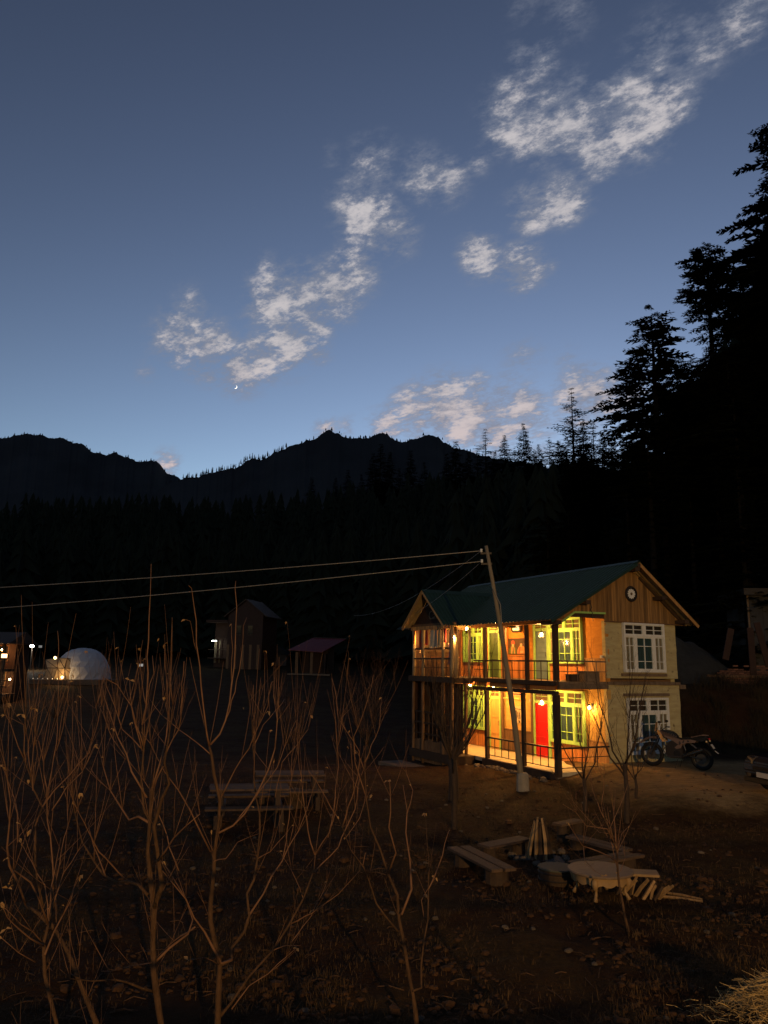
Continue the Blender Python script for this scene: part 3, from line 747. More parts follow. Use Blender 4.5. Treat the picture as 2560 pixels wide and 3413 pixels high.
# board wainscot under the windows -----------------------------------
def boards(mp, a0, a1, b0, b1, mt, parent, wd=.095, d=.03, cap=True):
    n = max(1, int((a1-a0)/wd)); w_ = (a1-a0)/n
    for i in range(n):
        mb = MB(); q = rnd.uniform(-.004, .004); fb(mb, mp, a0+w_*i+.004, a0+w_*(i+1)-.004, b0+.005, b1+rnd.uniform(-.006, .004), .011, d+q); mb.build('board', mt, parent)
    if cap:
        mb = MB(); fb(mb, mp, a0, a1, b1+.006, b1+.04, .011, d+.02); mb.build('cap_rail', mt, parent)
def wains(a0, a1, b0, b1, mt, mp=fm):
    mb = MB(); fb(mb, mp, a0, a1, b0, b1, .002, .0105); p_ = mb.build('wainscot', M['dark'], house); boards(mp, a0, a1, b0, b1, mt, p_)
wains(1.03, 2.83, 0, .55, M['pine2']); wains(.02, 1.02, 0, .78, M['pine'])
wains(3.80, 5.82, 0, .78, M['midwood']); wains(6.66, 8.6, 0, .58, M['pine2'])
wains(1.03, 2.82, H2, 3.21, M['pine2']); wains(.02, 1.02, H2, 3.42, M['pine'])
wains(3.74, 4.12, H2, 3.42, M['pine2']); wains(4.16, 5.36, H2, 3.52, M['pine2']); wains(5.44, 5.84, H2, 3.42, M['pine2']); wains(6.66, 8.6, H2, 3.24, M['pine2'])
for u, a, b, q in ((4.14, H2, 4.9, .07), (5.40, H2, 4.9, .07), (6.72, H2, 4.9, .08), (8.72, H2, 4.9, .08), (5.72, -.02, 2.5, .05), (3.86, -.02, 2.5, .05), (8.62, -.02, 2.5, .09)):
    part('pilaster', M['pine2'] if b > 3 else M['midwood'], (u-q, u+q, -.10, -.012, a, b))

# painted panels ------------------------------------------------------
mb = MB(); fb(mb, fm, 4.18, 5.34, 3.60, 4.19, .012, .035); mu = mb.build('painted_panel', M['paintbrown'], house); tag(mu, 'dark painted panel of two figures in caps')
def art(parent, mt, poly, d=.038, name='painted_shape'):
    m2 = MB(); m2.prism(poly, d-.004, d, fm); return m2.build(name, M[mt], parent)
def ell(cx, cy, rx, ry, n=12): return [(cx+rx*math.cos(6.283*i/n), cy+ry*math.sin(6.283*i/n)) for i in range(n)]
art(mu, 'mgreenp', [(5.30,3.61),(4.80,3.61),(4.82,3.80),(4.90,3.90),(5.12,3.91),(5.26,3.80)]); art(mu, 'mskin', ell(5.00,3.95,.075,.09), .041); art(mu, 'mredp', [(5.13,3.98),(4.87,3.98),(4.90,4.09),(5.0,4.13),(5.10,4.09)], .044)
art(mu, 'morange', [(5.14,3.62),(5.06,3.62),(5.02,3.86),(5.10,3.90)], .041); art(mu, 'morange', [(4.94,3.62),(4.88,3.62),(4.93,3.88),(4.97,3.86)], .041)
art(mu, 'morange', [(4.74,3.61),(4.20,3.61),(4.22,3.76),(4.36,3.90),(4.60,3.91),(4.72,3.76)]); art(mu, 'mskin', ell(4.49,3.96,.075,.09), .041); art(mu, 'mink', [(4.60,3.99),(4.37,4.0),(4.38,4.10),(4.48,4.14),(4.58,4.10)], .044); art(mu, 'mredp', [(4.68,3.62),(4.60,3.62),(4.52,3.86),(4.60,3.88)], .042); art(mu, 'mskin', ell(4.47,3.68,.10,.045), .043)
mb = MB(); fb(mb, fm, 4.50, 5.16, 1.06, 1.68, .012, .03); ms = mb.build('sketch_panel', M['mcream'], house); tag(ms, 'cream panel with dark ink sketch')
for poly in ([(5.08,1.60),(4.58,1.58),(4.58,1.55),(5.08,1.57)], [(4.95,1.5),(4.86,1.54),(4.80,1.30),(4.86,1.16),(4.93,1.25)], [(4.72,1.45),(4.66,1.47),(4.63,1.25),(4.69,1.2)], [(4.99,1.20),(4.90,1.16),(4.92,1.09),(5.0,1.1)], [(4.75,1.18),(4.66,1.16),(4.62,1.09),(4.74,1.08)], [(4.82,1.47),(4.78,1.50),(4.72,1.22),(4.75,1.2)]):
    art(ms, 'mink', poly, .034)

# floors ---------------------------------------------------------------
for i in range(24):
    u0 = -.04+4.02*i/24
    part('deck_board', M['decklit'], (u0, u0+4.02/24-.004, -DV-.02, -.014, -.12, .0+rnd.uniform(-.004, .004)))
part('deck_edge_beam', M['dark'], (-.05, 3.98, -DV-.12, -DV-.025, -.26, -.01))
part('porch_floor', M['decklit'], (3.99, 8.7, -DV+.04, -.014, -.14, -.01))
part('bay_floor', M['dark'], (4.66, 7.85, -2.98, -DV+.03, -.3, -.02))
def plank_floor(u0, u1, v0, v1, w0, w1, n, mt):
    p_ = part('balcony_floor', M['dark'], (u0, u1, v0, v1, w0, w0+.02))
    for i in range(n):
        a = v0+(v1-v0)*i/n; part('floor_board', mt, (u0+rnd.uniform(0, .015), u1-rnd.uniform(0, .015), a+.003, a+(v1-v0)/n-.003, w0+.021, w1+rnd.uniform(-.003, .003)), parent=p_)
plank_floor(-.02, 8.7, -DV+.05, -.014, 2.60, H2, 12, M['greywood'])
plank_floor(4.68, 7.82, -2.92, -DV+.045, 2.58, H2-.01, 6, M['greywood'])
part('balcony_beam', M['dark'], (-.10, 4.64, -DV-.08, -DV+.045, 2.58, 2.72))
part('balcony_beam', M['dark'], (-.06, 4.64, -DV-.07, -DV+.05, 2.30, 2.42))
part('balcony_beam', M['greywood'], (-.09, .03, -DV+.06, -.02, 2.48, 2.64))
part('balcony_beam', M['dark'], (4.60, 7.9, -3.02, -2.93, 2.52, 2.72))
part('balcony_beam', M['dark'], (7.83, 7.93, -2.92, -.02, 2.52, 2.70)); part('balcony_beam', M['dark'], (4.56, 4.66, -2.92, -DV-.09, 2.52, 2.70))
for i in range(14):
    part('joist', M['pine2'], (.25+.62*i, .33+.62*i, -DV+.06, -.02, 2.46, 2.595))
for u0, u1 in ((.12, 1.50), (1.66, 3.72), (3.92, 4.55)):
    part('fascia_board', M['pine2'], (u0, u1, -DV+.055, -DV+.075, 2.425, 2.575))
# posts -------------------------------------------------------------------
def post(u, v, w0, w1, r_=.065, mt='dark', sq=True, parent=house):
    mb = MB()
    if sq: hb(mb, u-r_, u+r_, v-r_, v+r_, w0, w1); return mb.build('post', M[mt], parent, bevel=.008)
    mb.tube([(-u+rnd.uniform(-.02, .02), v+rnd.uniform(-.015, .015), w0+(w1-w0)*t) for t in (0, .2, .4, .6, .8, 1)], [r_*rnd.uniform(.9, 1.1) for _ in range(6)], 9)
    return mb.build('post', M[mt], parent, smooth=True)
post(.0, -DV, -.30, 2.295, .085); post(.0, -DV+.02, 2.725, 4.50, .075)
post(1.70, -DV, -.26, 2.295, .06); post(1.45, -DV, 2.425, 4.50, .058)
post(3.82, -DV, -.26, 2.295, .065); post(3.90, -DV, 2.725, 4.50, .06)
post(2.78, -DV+.01, 2.725, 4.50, .045, 'midwood')
for u in (7.72, 6.96, 5.45, 4.84):
    post(u, -2.88, -.5, 2.515, .06, 'midwood', False); post(u, -2.88, 2.725, 4.60, .07, 'pole', False)
post(5.1, -2.55, 2.70, 4.55, .09, 'pole', False); post(4.72, -2.2, 2.70, 4.5, .05, 'pole', False)
for u in (7.80, 5.2): post(u, -DV, -.2, 2.515, .06, 'midwood', False)
part('eave_beam', M['pine2'], (-.30, 4.7, -DV-.07, -DV+.07, 4.505, 4.62))
part('eave_beam', M['midwood'], (4.60, 7.9, -2.95, -2.82, 4.605, 4.70))
# dark boarded end of the bay, with windows
for w0, w1 in ((-.1, 2.5), (H2, 4.55)):
    p_ = part('bay_partition', M['dark'], (7.80, 7.83, -2.8, -.70, w0, w1))
    for i in range(17):
        a = -2.8+2.1*i/17; part('board', M['housewood'], (7.775, 7.799, a+.003, a+.120, w0+.01, w1-.01), parent=p_)
    for k, v0 in enumerate((-2.62, -1.86)):
        q = part('bay_window', M['dark'], (7.755, 7.774, v0, v0+.62, w0+.95, w0+1.65), parent=p_)
part('bay_rail', M['midwood'], (4.9, 7.70, -2.86, -2.80, 3.72, 3.80)); part('bay_shelf', M['pine2'], (5.3, 6.9, -2.55, -2.25, 3.42, 3.46))
ss_ = part('added_light_screen', M['dark'], (5.35, 7.76, -DV-.012, -DV+.012, .10, .16)); part('screen_rail', M['dark'], (5.35, 7.76, -DV-.012, -DV+.012, 2.2, 2.26), parent=ss_)  # boarded screen added to keep porch light out of the lower bay
for i in range(14):
    u0 = 5.36+.172*i; part('board', M['housewood'], (u0, u0+rnd.uniform(.145, .165), -DV-.04, -DV-.013, -.1+rnd.uniform(0, .05), 2.48), parent=ss_)
# lower bay screen of crossed boards
scr = part('bay_screen', M['housewood'], (4.9, 7.66, -2.84, -2.80, -.30, .38))
for i in range(16):
    part('screen_board', M['midwood'], (4.92+.171*i, 5.07+.171*i, -2.868, -2.842, -.45, .36+rnd.uniform(-.05, .05)), parent=scr)
for w0 in (.55, .95, 1.35):
    part('screen_rail', M['dark'], (4.9, 7.66, -2.86, -2.81, w0, w0+.06), parent=scr)
for i in range(9):
    part('screen_upright', M['dark'], (5.05+.31*i, 5.10+.31*i, -2.845, -2.815, .38, 1.40), parent=scr)

# railings ------------------------------------------------------------------
def railing(A, B, w0, wt, mid, step=.36, mt='iron', skip=()):
    A = Vector((-A[0], A[1], 0)); B = Vector((-B[0], B[1], 0)); L = (B-A).length; up = Vector((0, 0, 1))
    mb = MB(); mb.bar(A+up*wt, B+up*wt, .055, .05); r_ = mb.build('railing', M[mt], house)
    for h in mid:
        m2 = MB(); m2.bar(A+up*h, B+up*h, .022, .022); m2.build('mid_rail', M[mt], r_)
    n = max(2, round(L/step))
    for i in range(1, n):
        p = A.lerp(B, i/n); m2 = MB(); m2.bar(p+up*w0, p+up*(wt-.025), .02, .02); m2.build('baluster', M[mt], r_)
    return r_
railing((.07, -DV), (1.39, -DV), 2.72, 3.33, (3.02,)); railing((1.51, -DV), (3.84, -DV), 2.72, 3.33, (3.02,)); railing((3.96, -DV), (4.62, -DV), 2.72, 3.33, (3.02,))
railing((.0, -DV+.08), (.0, -.02), 2.70, 3.34, (3.02,), .37, 'greywood')
railing((4.84, -2.88), (7.72, -2.88), 2.72, 3.38, (3.05,))
railing((7.80, -2.8), (7.80, -1.1), 2.72, 3.38, (3.05,))
railing((.08, -DV), (1.64, -DV), .10, .70, (.12, .41), .37); railing((1.76, -DV), (3.76, -DV), .10, .70, (.12, .41), .37)
railing((.0, -DV+.08), (.0, -.02), .10, .70, (.12, .41), .5)

# roof --------------------------------------------------------------------------
def sheet_mesh(width, length, name, pitch=.2):
    """ribbed tin: local x across the sheet, local y down the slope"""
    xs = [0]; zs = [0]; n = round(width/pitch)
    for i in range(n):
        b = i*pitch
        for dx, dz in ((.05, 0), (.07, .03), (.11, .03), (.13, 0), (pitch, 0)): xs.append(b+dx); zs.append(dz)
    mb = MB(); k = len(xs)
    ny = 4; vs = []
    for th_ in (0, -.008):
        for j in range(ny+1): vs += [(x, -length*j/ny, z+th_) for x, z in zip(xs, zs)]
    o = k*(ny+1); fs = []; mi = []
    for j in range(ny):
        for i in range(k-1):
            a = j*k+i; fs.append((a, a+k, a+k+1, a+1)); mi.append(0)
            fs.append((o+a, o+a+1, o+a+k+1, o+a+k)); mi.append(1)
    for i in range(k-1):
        e = ny*k+i; fs.append((e, o+e, o+e+1, e+1)); mi.append(0)
        fs.append((i, i+1, o+i+1, o+i)); mi.append(0)
    for j in range(ny):
        a = j*k; fs.append((a, o+a, o+a+k, a+k)); mi.append(0)
        a = j*k+k-1; fs.append((a, a+k, o+a+k, o+a)); mi.append(0)
    mb.v = vs; mb.f = fs; mb.mi = mi
    return mb.mesh(name, [M['roof'], M['roofunder']], fix=False)
def slope(name, top0, top1, bot0, n, cover, roofpart):
    """sheets laid from ridge line top0->top1 (house local), down to bot0 below top0"""
    top0, top1, bot0 = Vector(top0), Vector(top1), Vector(bot0)
    ex = (top1-top0).normalized(); dn = (bot0-top0); L = dn.length; ey = -dn.normalized(); ez = ex.cross(ey)
    me = sheet_mesh(round((top1-top0).length/n+.02, 2), L, 'roof_sheet', pitch=round((top1-top0).length/n+.02, 2)/5)
    for i in range(n):
        o = link('roof_sheet', me, roofpart); p = top0+(top1-top0)*(i/n)+ez*(.006 if i % 2 else .016)
        mm = Matrix((ex, ey, ez)).transposed().to_4x4(); mm.translation = p; o.matrix_local = mm
RV, RW = 1.16, 6.64; FE = (-2.55, 4.57); BE = (3.78, 4.62); RU0, RU1 = -.50, 9.9
mb = MB(); mb.bar((-RU0-.01, RV, RW-.13), (-RU1+.02, RV, RW-.13), .12, .14); roofm = mb.build('roof', M['dark'], house)
slope('front', (-RU1, RV, RW), (-RU0, RV, RW), (-RU1, FE[0], FE[1]), 10, 1, roofm)
slope('rear', (-RU0, RV, RW), (-RU1, RV, RW), (-RU0, BE[0], BE[1]), 10, 1, roofm)
mb = MB(); q = .17
mb.add([(-RU0, RV-q, RW-q*.56+.05), (-RU1, RV-q, RW-q*.56+.05), (-RU1, RV, RW+.055), (-RU0, RV, RW+.055), (-RU0, RV+q, RW-q*.77+.05), (-RU1, RV+q, RW-q*.77+.05)], [(0, 3, 2, 1), (3, 4, 5, 2)]); mb.build('ridge_cap', M['roof'], roofm, fix=False)
# purlin ends and barge boards at the gable
for v, w_ in ((1.16, 6.40), (2.30, 5.50), (3.30, 4.74), (-1.0, 5.20), (-2.2, 4.52)):
    part('purlin', M['dark'], (-.47, .3, v-.16, v+.04, w_-.07, w_+.05), parent=roofm)
mb = MB(); mb.bar((.47, RV+.02, RW-.07), (.47, BE[0], BE[1]-.05), .025, .10); mb.build('barge_board', M['pine'], roofm)
mb = MB(); mb.bar((.47, RV-.02, RW-.07), (.47, FE[0], FE[1]-.05), .025, .08); mb.build('barge_board', M['roof'], roofm)
mb = MB(); mb.bar((.05, RV+.4, RW-.46), (.05, BE[0]-.2, BE[1]+.02), .06, .10); mb.build('rafter', M['dark'], roofm)
# bay roof
AU, AW, AV = 6.27, 5.95, -3.35; EW = 4.57; EH = 1.62
mb = MB(); mb.bar((-AU, AV+.03, AW-.11), (-AU, -.1, AW-.11), .1, .12); bayr = mb.build('bay_roof', M['dark'], house)
slope('r', (-AU, AV, AW), (-AU, -.12, AW), (-AU+EH, AV, EW), 4, 1, bayr) if False else None
def slope2(top0, top1, bot0, n, rp): slope('s', top0, top1, bot0, n, 1, rp)
slope2((-AU, AV, AW), (-AU, -.12, AW), (-AU+EH, AV, EW), 4, bayr)
slope2((-AU, -.12, AW), (-AU, AV, AW), (-AU-EH, -.12, EW), 4, bayr)
mb = MB(); mb.add([(-AU-.17, AV, AW-.10), (-AU, AV, AW+.05), (-AU+.17, AV, AW-.10), (-AU-.17, -.1, AW-.10), (-AU, -.1, AW+.05), (-AU+.17, -.1, AW-.10)], [(0, 1, 4, 3), (1, 2, 5, 4)]); mb.build('ridge_cap', M['roof'], bayr, fix=False)
for s_ in (-1, 1):
    mb = MB(); mb.bar((-AU, AV+.02, AW-.06), (-AU+s_*EH, AV+.02, EW-.06), .025, .10); mb.build('barge_board', M['pine'], bayr)
mb = MB(); mb.prism([(AU-EH+.12, EW+.06), (AU+EH-.12, EW+.06), (AU, AW-.12)], 2.88, 2.91, fm); bg_ = mb.build('bay_gable', M['dark'], house)
for i in range(20):
    u0 = AU-1.42+.142*i; u1 = u0+.134; t0 = AW-.14-abs(u0-AU)*(AW-EW)/EH; t1 = AW-.14-abs(u1-AU)*(AW-EW)/EH
    if min(t0, t1) < EW+.1: continue
    mb = MB(); mb.prism([(u0, EW+.07), (u1, EW+.07), (u1, t1), (u0, t0)], 2.911, 2.93, fm); mb.build('board', M['housewood'], bg_)
for i in range(15):
    u0 = AU-1.5+.2*i; part('scalloped_trim', M['pine'], (u0+.01, u0+.19, -2.99, -2.955, 4.47, 4.61))
# painted board sign
fc = bpy.data.curves.new('sign_text', 'FONT'); fc.body = 'Cafe'; fc.size = .46; fc.extrude = .012; fc.align_x = 'CENTER'
ft = bpy.data.objects.new('tmp_text', fc); col.objects.link(ft); bpy.context.view_layer.update()
me = bpy.data.meshes.new_from_object(ft.evaluated_get(bpy.context.evaluated_depsgraph_get())); bpy.data.objects.remove(ft)
me.materials.clear(); me.materials.append(M['greywood'])
so = link('sign_lettering', me, house); so.location = (-AU+.28, -2.95, 4.86); so.rotation_euler = (R(90), 0, 0)
# gable cladding: one board at a time
mb = MB(); mb.prism([(-1.95, 4.74), (3.5, 4.70), (RV, RW-.22)], -.03, .004, gm_); gable = mb.build('gable', M['dark'], house)
v = -2.05; wd = .088
while v < 3.62:
    def top(q): return (RW-.16-(RV-q)*.557) if q < RV else (RW-.16-(q-RV)*.765)
    def bot(q): return 4.66 if q > -.02 else (4.90+.02*q if q > -1.28 else 4.90-.025+(q+1.28)*.62)
    t0, t1 = top(v), top(v+wd-.006); b = bot(v+wd/2)+rnd.uniform(-.015, .01)
    if min(t0, t1) > b+.05:
        mb = MB(); d = rnd.uniform(-.006, .008); mb.prism([(v, b), (v+wd-.006, b), (v+wd-.006, t1), (v, t0)], .005, .03+d, gm_); mb.build('board', M['cladding'], gable)
    v += wd
mb = MB(); P_ = [(.0, 4.90), (-1.28, 4.885), (-2.1, 4.385)]
for (a, b), (c, d_) in zip(P_, P_[1:]): mb.bar(gm_(a, b, .03), gm_(c, d_, .03), .08, .06)
mb.build('arch_trim', M['lime'], house)
part('gable_sill', M['midwood'], (-.045, .02, -.01, 3.55, 4.62, 4.66))
# plinth wall under the gable end and rubble edge
# ------------------------------------------------------------------ lamps on the house
WARM = (1.0, .465, .115)
def pendant(u, v, w, wtop, power, label, cage=True, group='bare bulb pendants of the guest house'):
    P = HW(u, v, w); e = empty('pendant_lamp', P, -TH, label, 'lamp', group)
    L = wtop-w
    mb = MB(); mb.tube([(0, 0, .10), (.004, 0, L*.5), (0, 0, L)], .006, 5); mb.build('cord', M['iron'], e)
    mb = MB(); mb.lathe([(.018, .05), (.022, .06), (.022, .10), (.01, .115)], 10); mb.build('socket', M['iron'], e)
    mb = MB(); mb.ball((0, 0, 0), .045, 12, 8, 1.15); mb.build('bulb', M['bulb'], e, smooth=True)
    if cage:
        for k in range(6):
            a = k*math.pi/3; mb = MB(); mb.tube([(.04*math.cos(a), .04*math.sin(a), .08), (.095*math.cos(a), .095*math.sin(a), .06), (.10*math.cos(a), .10*math.sin(a), -.07), (.05*math.cos(a), .05*math.sin(a), -.095)], .004, 4); mb.build('cage_wire', M['steel'], e)
        for z_ in (.06, -.07):
            mb = MB(); mb.torus((0, 0, z_), .10, .006, 'z', 20, 5); mb.build('cage_ring', M['steel'], e)
    l = lamp('light', (0, 0, -.06), power, WARM, e, .045)
    return e
pendant(2.02, -1.0, 4.24, 4.95, PW['up'], 'caged pendant bulb hanging before the slate blue door')
pendant(2.09, -1.0, 1.97, 2.46, PW['lo'], 'caged pendant bulb hanging before the red door')
pendant(7.38, -2.75, 4.20, 4.60, PW['bay'], 'bare bulb among clothes at the outer end of the bay', False)
pendant(5.02, -2.70, 4.16, 4.60, PW['bay'], 'bare bulb at the bay post next to the upper railing', False)
pendant(6.85, -.95, 4.60, 4.95, PW['upl'], 'small bulb under the eave above the upper lime window', False)
pendant(4.75, -1.0, 4.72, 4.95, PW['upfill'], 'added fill bulb hidden under the eave before the painted panel', False)  # hidden fill lamp, added to brighten the dim middle of the upper front
pendant(6.55, -1.0, 2.40, 2.455, PW['lol'], 'bulb tucked between joists over the lower porch', False)
pendant(4.95, -1.0, 2.38, 2.455, PW['lom'], 'bulb tucked between joists over the sketch panel', False)
# wall lantern by the lower window
e = empty('wall_lantern', HW(.70, -.014, 1.86), -TH, 'small wall lantern with bright bulb on the lower front wall', 'lamp')
mb = MB(); mb.box(-.04, .04, -.03, 0, -.08, .14); mb.build('back_plate', M['iron'], e)
mb = MB(); mb.tube([(0, -.02, .10), (0, -.09, .17), (0, -.14, .15), (0, -.14, .10)], .008, 6); mb.build('arm', M['iron'], e)
mb = MB(); mb.lathe([(.02, .12), (.075, .07), (.08, .06)], 10, (0, -.14, 0)); mb.build('cap', M['iron'], e)
mb = MB(); mb.ball((0, -.14, 0), .045, 12, 8, 1.2); mb.build('bulb', M['bulb'], e, smooth=True)
for k in range(4):
    a = k*math.pi/2+.78; mb = MB(); mb.tube([(.075*math.cos(a), -.14+.075*math.sin(a), .06), (.05*math.cos(a), -.14+.05*math.sin(a), -.08)], .005, 4); mb.build('cage_bar', M['iron'], e)
lamp('light', (0, -.15, -.07), PW['wall'], WARM, e, .05)

# round flower ornament on the gable
e = empty('wall_ornament', HW(-.034, 1.17, 5.60), -TH, 'round dark ornament with white daisy petals on gable boards', 'ornament')
mb = MB(); mb.lathe([(.0, 0), (.26, 0), (.27, .02), (.25, .05), (.215, .055), (.205, .02), (0, .02)], 28, ax='x'); mb.build('rim', M['iron'], e)
for k in range(12):
    a = 6.283*k/12; c, s_ = math.cos(a), math.sin(a); mb = MB()
    poly = [(.05, -.012), (.10, -.033), (.155, -.026), (.175, 0), (.155, .026), (.10, .033), (.05, .012)]
    mb.prism([(p*c-q*s_, p*s_+q*c) for p, q in poly], .022, .034, gm_); mb.build('petal', M['white'], e)
mb = MB(); mb.lathe([(.0, .022), (.04, .022), (.04, .036), (0, .04)], 12, ax='x'); mb.build('centre', M['greywood'], e)
# dangling hook cord under the gable corner
mb = MB(); mb.tube([HW(-.08, -.62, 5.18), HW(-.09, -.60, 5.06), HW(-.10, -.66, 4.98), HW(-.09, -.58, 4.90), HW(-.09, -.56, 4.62)], .012, 5)
tag(mb.build('hanging_rope', M['iron']), 'short dark rope dangling below the gable boards', 'rope')

# washing in the bay ---------------------------------------------------------
cloths = [('orange towel', (.62,.22,.05), 7.62, -2.93, 4.50, .20, .55), ('cream shirt', (.60,.50,.36), 7.84, -2.6, 4.5, .25, .85), ('maroon cloth strip', (.30,.05,.03), 7.30, -2.80, 4.5, .18, .75),
          ('red shirt', (.50,.05,.03), 6.62, -2.93, 4.52, .28, .60), ('cream shawl', (.62,.50,.34), 6.20, -2.93, 4.50, .34, .70), ('grey sheet', (.28,.27,.25), 5.92, -2.93, 4.50, .24, .68),
          ('tan towel', (.50,.38,.2), 5.66, -2.93, 4.5, .22, .66), ('dark red jacket', (.32,.03,.03), 5.20, -2.96, 4.55, .22, .58), ('white shirt', (.65,.55,.5), 5.15, -2.75, 3.95, .2, .35), ('pink garland cloth', (.55,.22,.2), 5.13, -2.8, 3.62, .16, .42)]
for nme, c, u, v, wt, wd, ln in cloths:
    m_ = mat(nme.replace(' ', '_')+'_fabric', c, .9, .25, 7)
    mb = MB(); n = 9; k = 8; ph = rnd.uniform(0, 6)
    for side in (0, .006):
        for j in range(k+1):
            for i in range(n+1):
                a = i/n-.5; b = j/k; sw_ = 1-.18*b+.05*math.sin(b*5+ph)
                mb.v.append((a*wd*sw_+.03*b*math.sin(ph), .03*math.sin(a*17+ph+b*1.5)*(.3+b)+side, -ln*b*(1+.05*math.sin(a*9+ph))))
    for side in (0, 1):
        o = side*(n+1)*(k+1)
        for j in range(k):
            for i in range(n): q = o+j*(n+1)+i; mb.f.append((q, q+1, q+n+2, q+n+1)); mb.mi.append(0)
    o = mb.build('hanging_cloth', m_, smooth=True, fix=False); o.location = HW(u, v, wt); o.rotation_euler = (0, 0, -TH+rnd.uniform(-.35, .35))
    tag(o, nme+' hung to dry in the upper bay', 'cloth')
mb = MB(); mb.tube([HW(7.9, -2.94, 4.52), HW(6.3, -2.94, 4.50), HW(4.84, -2.94, 4.53)], .006, 5); tag(mb.build('washing_line', M['wire']), 'thin washing line strung across the upper bay', 'line')
# stools and boxes on the balconies
def crate(u, v, w, su, sv, sw, mt, label, cat='box', name='storage_box'):
    e = empty(name, HW(u, v, w), -TH, label, cat)
    mb = MB(); mb.box(-su/2, su/2, -sv/2, sv/2, 0, sw); mb.build('body', mt, e, bevel=.012)
    mb = MB(); mb.box(-su/2-.01, su/2+.01, -sv/2-.01, sv/2+.01, sw+.001, sw+.03); mb.build('lid', mt, e, bevel=.008); return e
crate(.22, -.55, H2+.005, .34, .62, .30, M['greywood'], 'low grey box against the end railing of the balcony')
crate(.22, -1.22, H2+.005, .30, .34, .20, M['dark'], 'small dark box beside the low grey box')
for (u, v, w0, lb) in ((3.97+.0, -.04, 1.93, 'white switch box on the lower front wall'), (.16, -.04, 3.50, 'white switch box on the upper front wall')):
    e = empty('switch_box', HW(u, v, w0), -TH, lb, 'switch'); mb = MB(); mb.box(-.06, .06, -.02, .02, -.045, .045); mb.build('plate', M['plate'], e, bevel=.006)
    mb = MB(); mb.box(-.02, .02, -.028, -.021, -.02, .02); mb.build('rocker', M['plate'], e)

# ------------------------------------------------------------------ leaning pole and wires
pb = Vector((4.0, 22.3, ground(4.0, 22.3))); pt = atY(1620, 1819, 22.3); pm_ = (pb+pt)/2+Vector((.05, 0, 0))
e = empty('utility_pole', pb, 0, 'leaning round utility pole set in a concrete footing', 'pole')
loc = lambda q: Vector(q)-pb
mb = MB(); mb.tube([(0, 0, -.3)]+[loc(pb.lerp(pt, t))+Vector((.07*math.sin(t*3.1), 0, 0)) for t in (.12, .25, .4, .55, .7, .85, 1)], [.09, .085, .08, .074, .068, .062, .056, .05], 12); mb.build('shaft', M['pole'], e, smooth=True)
mb = MB(); n_ = 10; mb.lathe([(.185, -.2), (.18, .25), (.165, .45), (.13, .49), (.0, .5)], n_); mb.build('footing', M['concrete'], e, bevel=.01)
ins = []
for (x, y) in ((1620, 1845), (1622, 1880)):
    q = loc(atY(x, y, 22.3)); mb = MB(); mb.bar(q+Vector((-.16, 0, 0)), q+Vector((.16, 0, .01)), .05, .05); mb.build('cross_arm', M['iron'], e)
    mb = MB(); mb.lathe([(.02, 0), (.045, .03), (.03, .06), (.045, .09), (.02, .11)], 10, tuple(q+Vector((-.14, 0, .03)))); mb.build('insulator', M['white'], e, smooth=True)
    ins.append(pb+q+Vector((-.14, 0, .08)))
mb = MB(); q0 = loc(atY(1655, 2010, 22.25)); mb.tube([loc(atY(1640, 1955, 22.2)), loc(atY(1668, 2015, 22.2)), loc(atY(1672, 2070, 22.2)), loc(atY(1662, 2110, 22.2))], .012, 5); mb.build('loose_cable', M['wire'], e)
def wire(A, B, sag, r_, label, n=26):
    mb = MB(); pts = []
    for i in range(n+1):
        t = i/n; p = Vector(A).lerp(Vector(B), t); p.z -= sag*4*t*(1-t); pts.append(p)
    mb.tube(pts, r_, 5); tag(mb.build('power_line', M['wire']), label, 'wire')
wire(ins[0], atY(-420, 1981, 24), .10, .013, 'upper power line running from the leaning pole')
wire(ins[1], atY(-420, 2056, 24), .12, .013, 'lower power line running from the leaning pole')
wire(ins[0], atY(1180, 2052, 46), .5, .008, 'thin service wire from pole top towards the red roofed hut')
wire(ins[1], HW(8.2, -2.9, 5.0), .1, .008, 'thin service wire from pole to the bay of the house')
# ------------------------------------------------------------------ bare orchard trees
z7 = lambda x, y: (x/1.2762, 2400+y/1.2762)
z8 = lambda x, y: (1000+x/1.0635, 2400+y/1.0635)
z5 = lambda x, y: (1400+x/1.8433, 2600+y/1.8433)
z1 = lambda x, y: (1300+x/1.508, 1800+y/1.508)
def wiggle(pts, rg, amp):
    out_ = [pts[0]]
    for a, b in zip(pts, pts[1:]):
        L = (b-a).length; n = max(1, int(L/(amp*9)))
        for i in range(1, n+1):
            p = a.lerp(b, i/n)
            if i < n: p = p+Vector((rg.uniform(-1, 1), rg.uniform(-1, 1), rg.uniform(-.4, .4)))*amp
            out_.append(p)
    return out_
def shoot_pts(p, d, L, rg, wob=.05):
    pts = [Vector(p)]; n = max(4, int(L/.16)); d = Vector(d).normalized()
    for i in range(n):
        d = (d+Vector((rg.uniform(-1, 1), rg.uniform(-1, 1), rg.uniform(-.6, .6)))*wob+Vector((0, 0, .07))).normalized()
        pts.append(pts[-1]+d*(L/n))
    return pts
def leaf_clump(mb, p, rg, s_=.035):
    for k in range(rg.randint(1, 3)):
        a = Vector((rg.uniform(-1, 1), rg.uniform(-1, 1), rg.uniform(-.9, .6))).normalized(); b = a.orthogonal().normalized(); L = s_*rg.uniform(.7, 1.6)
        p = Vector(p); mb.add([p, p+a*L*.5+b*L*.28, p+a*L+Vector((0, 0, -.01)), p+a*L*.55-b*L*.28], [(0, 1, 2, 3)])
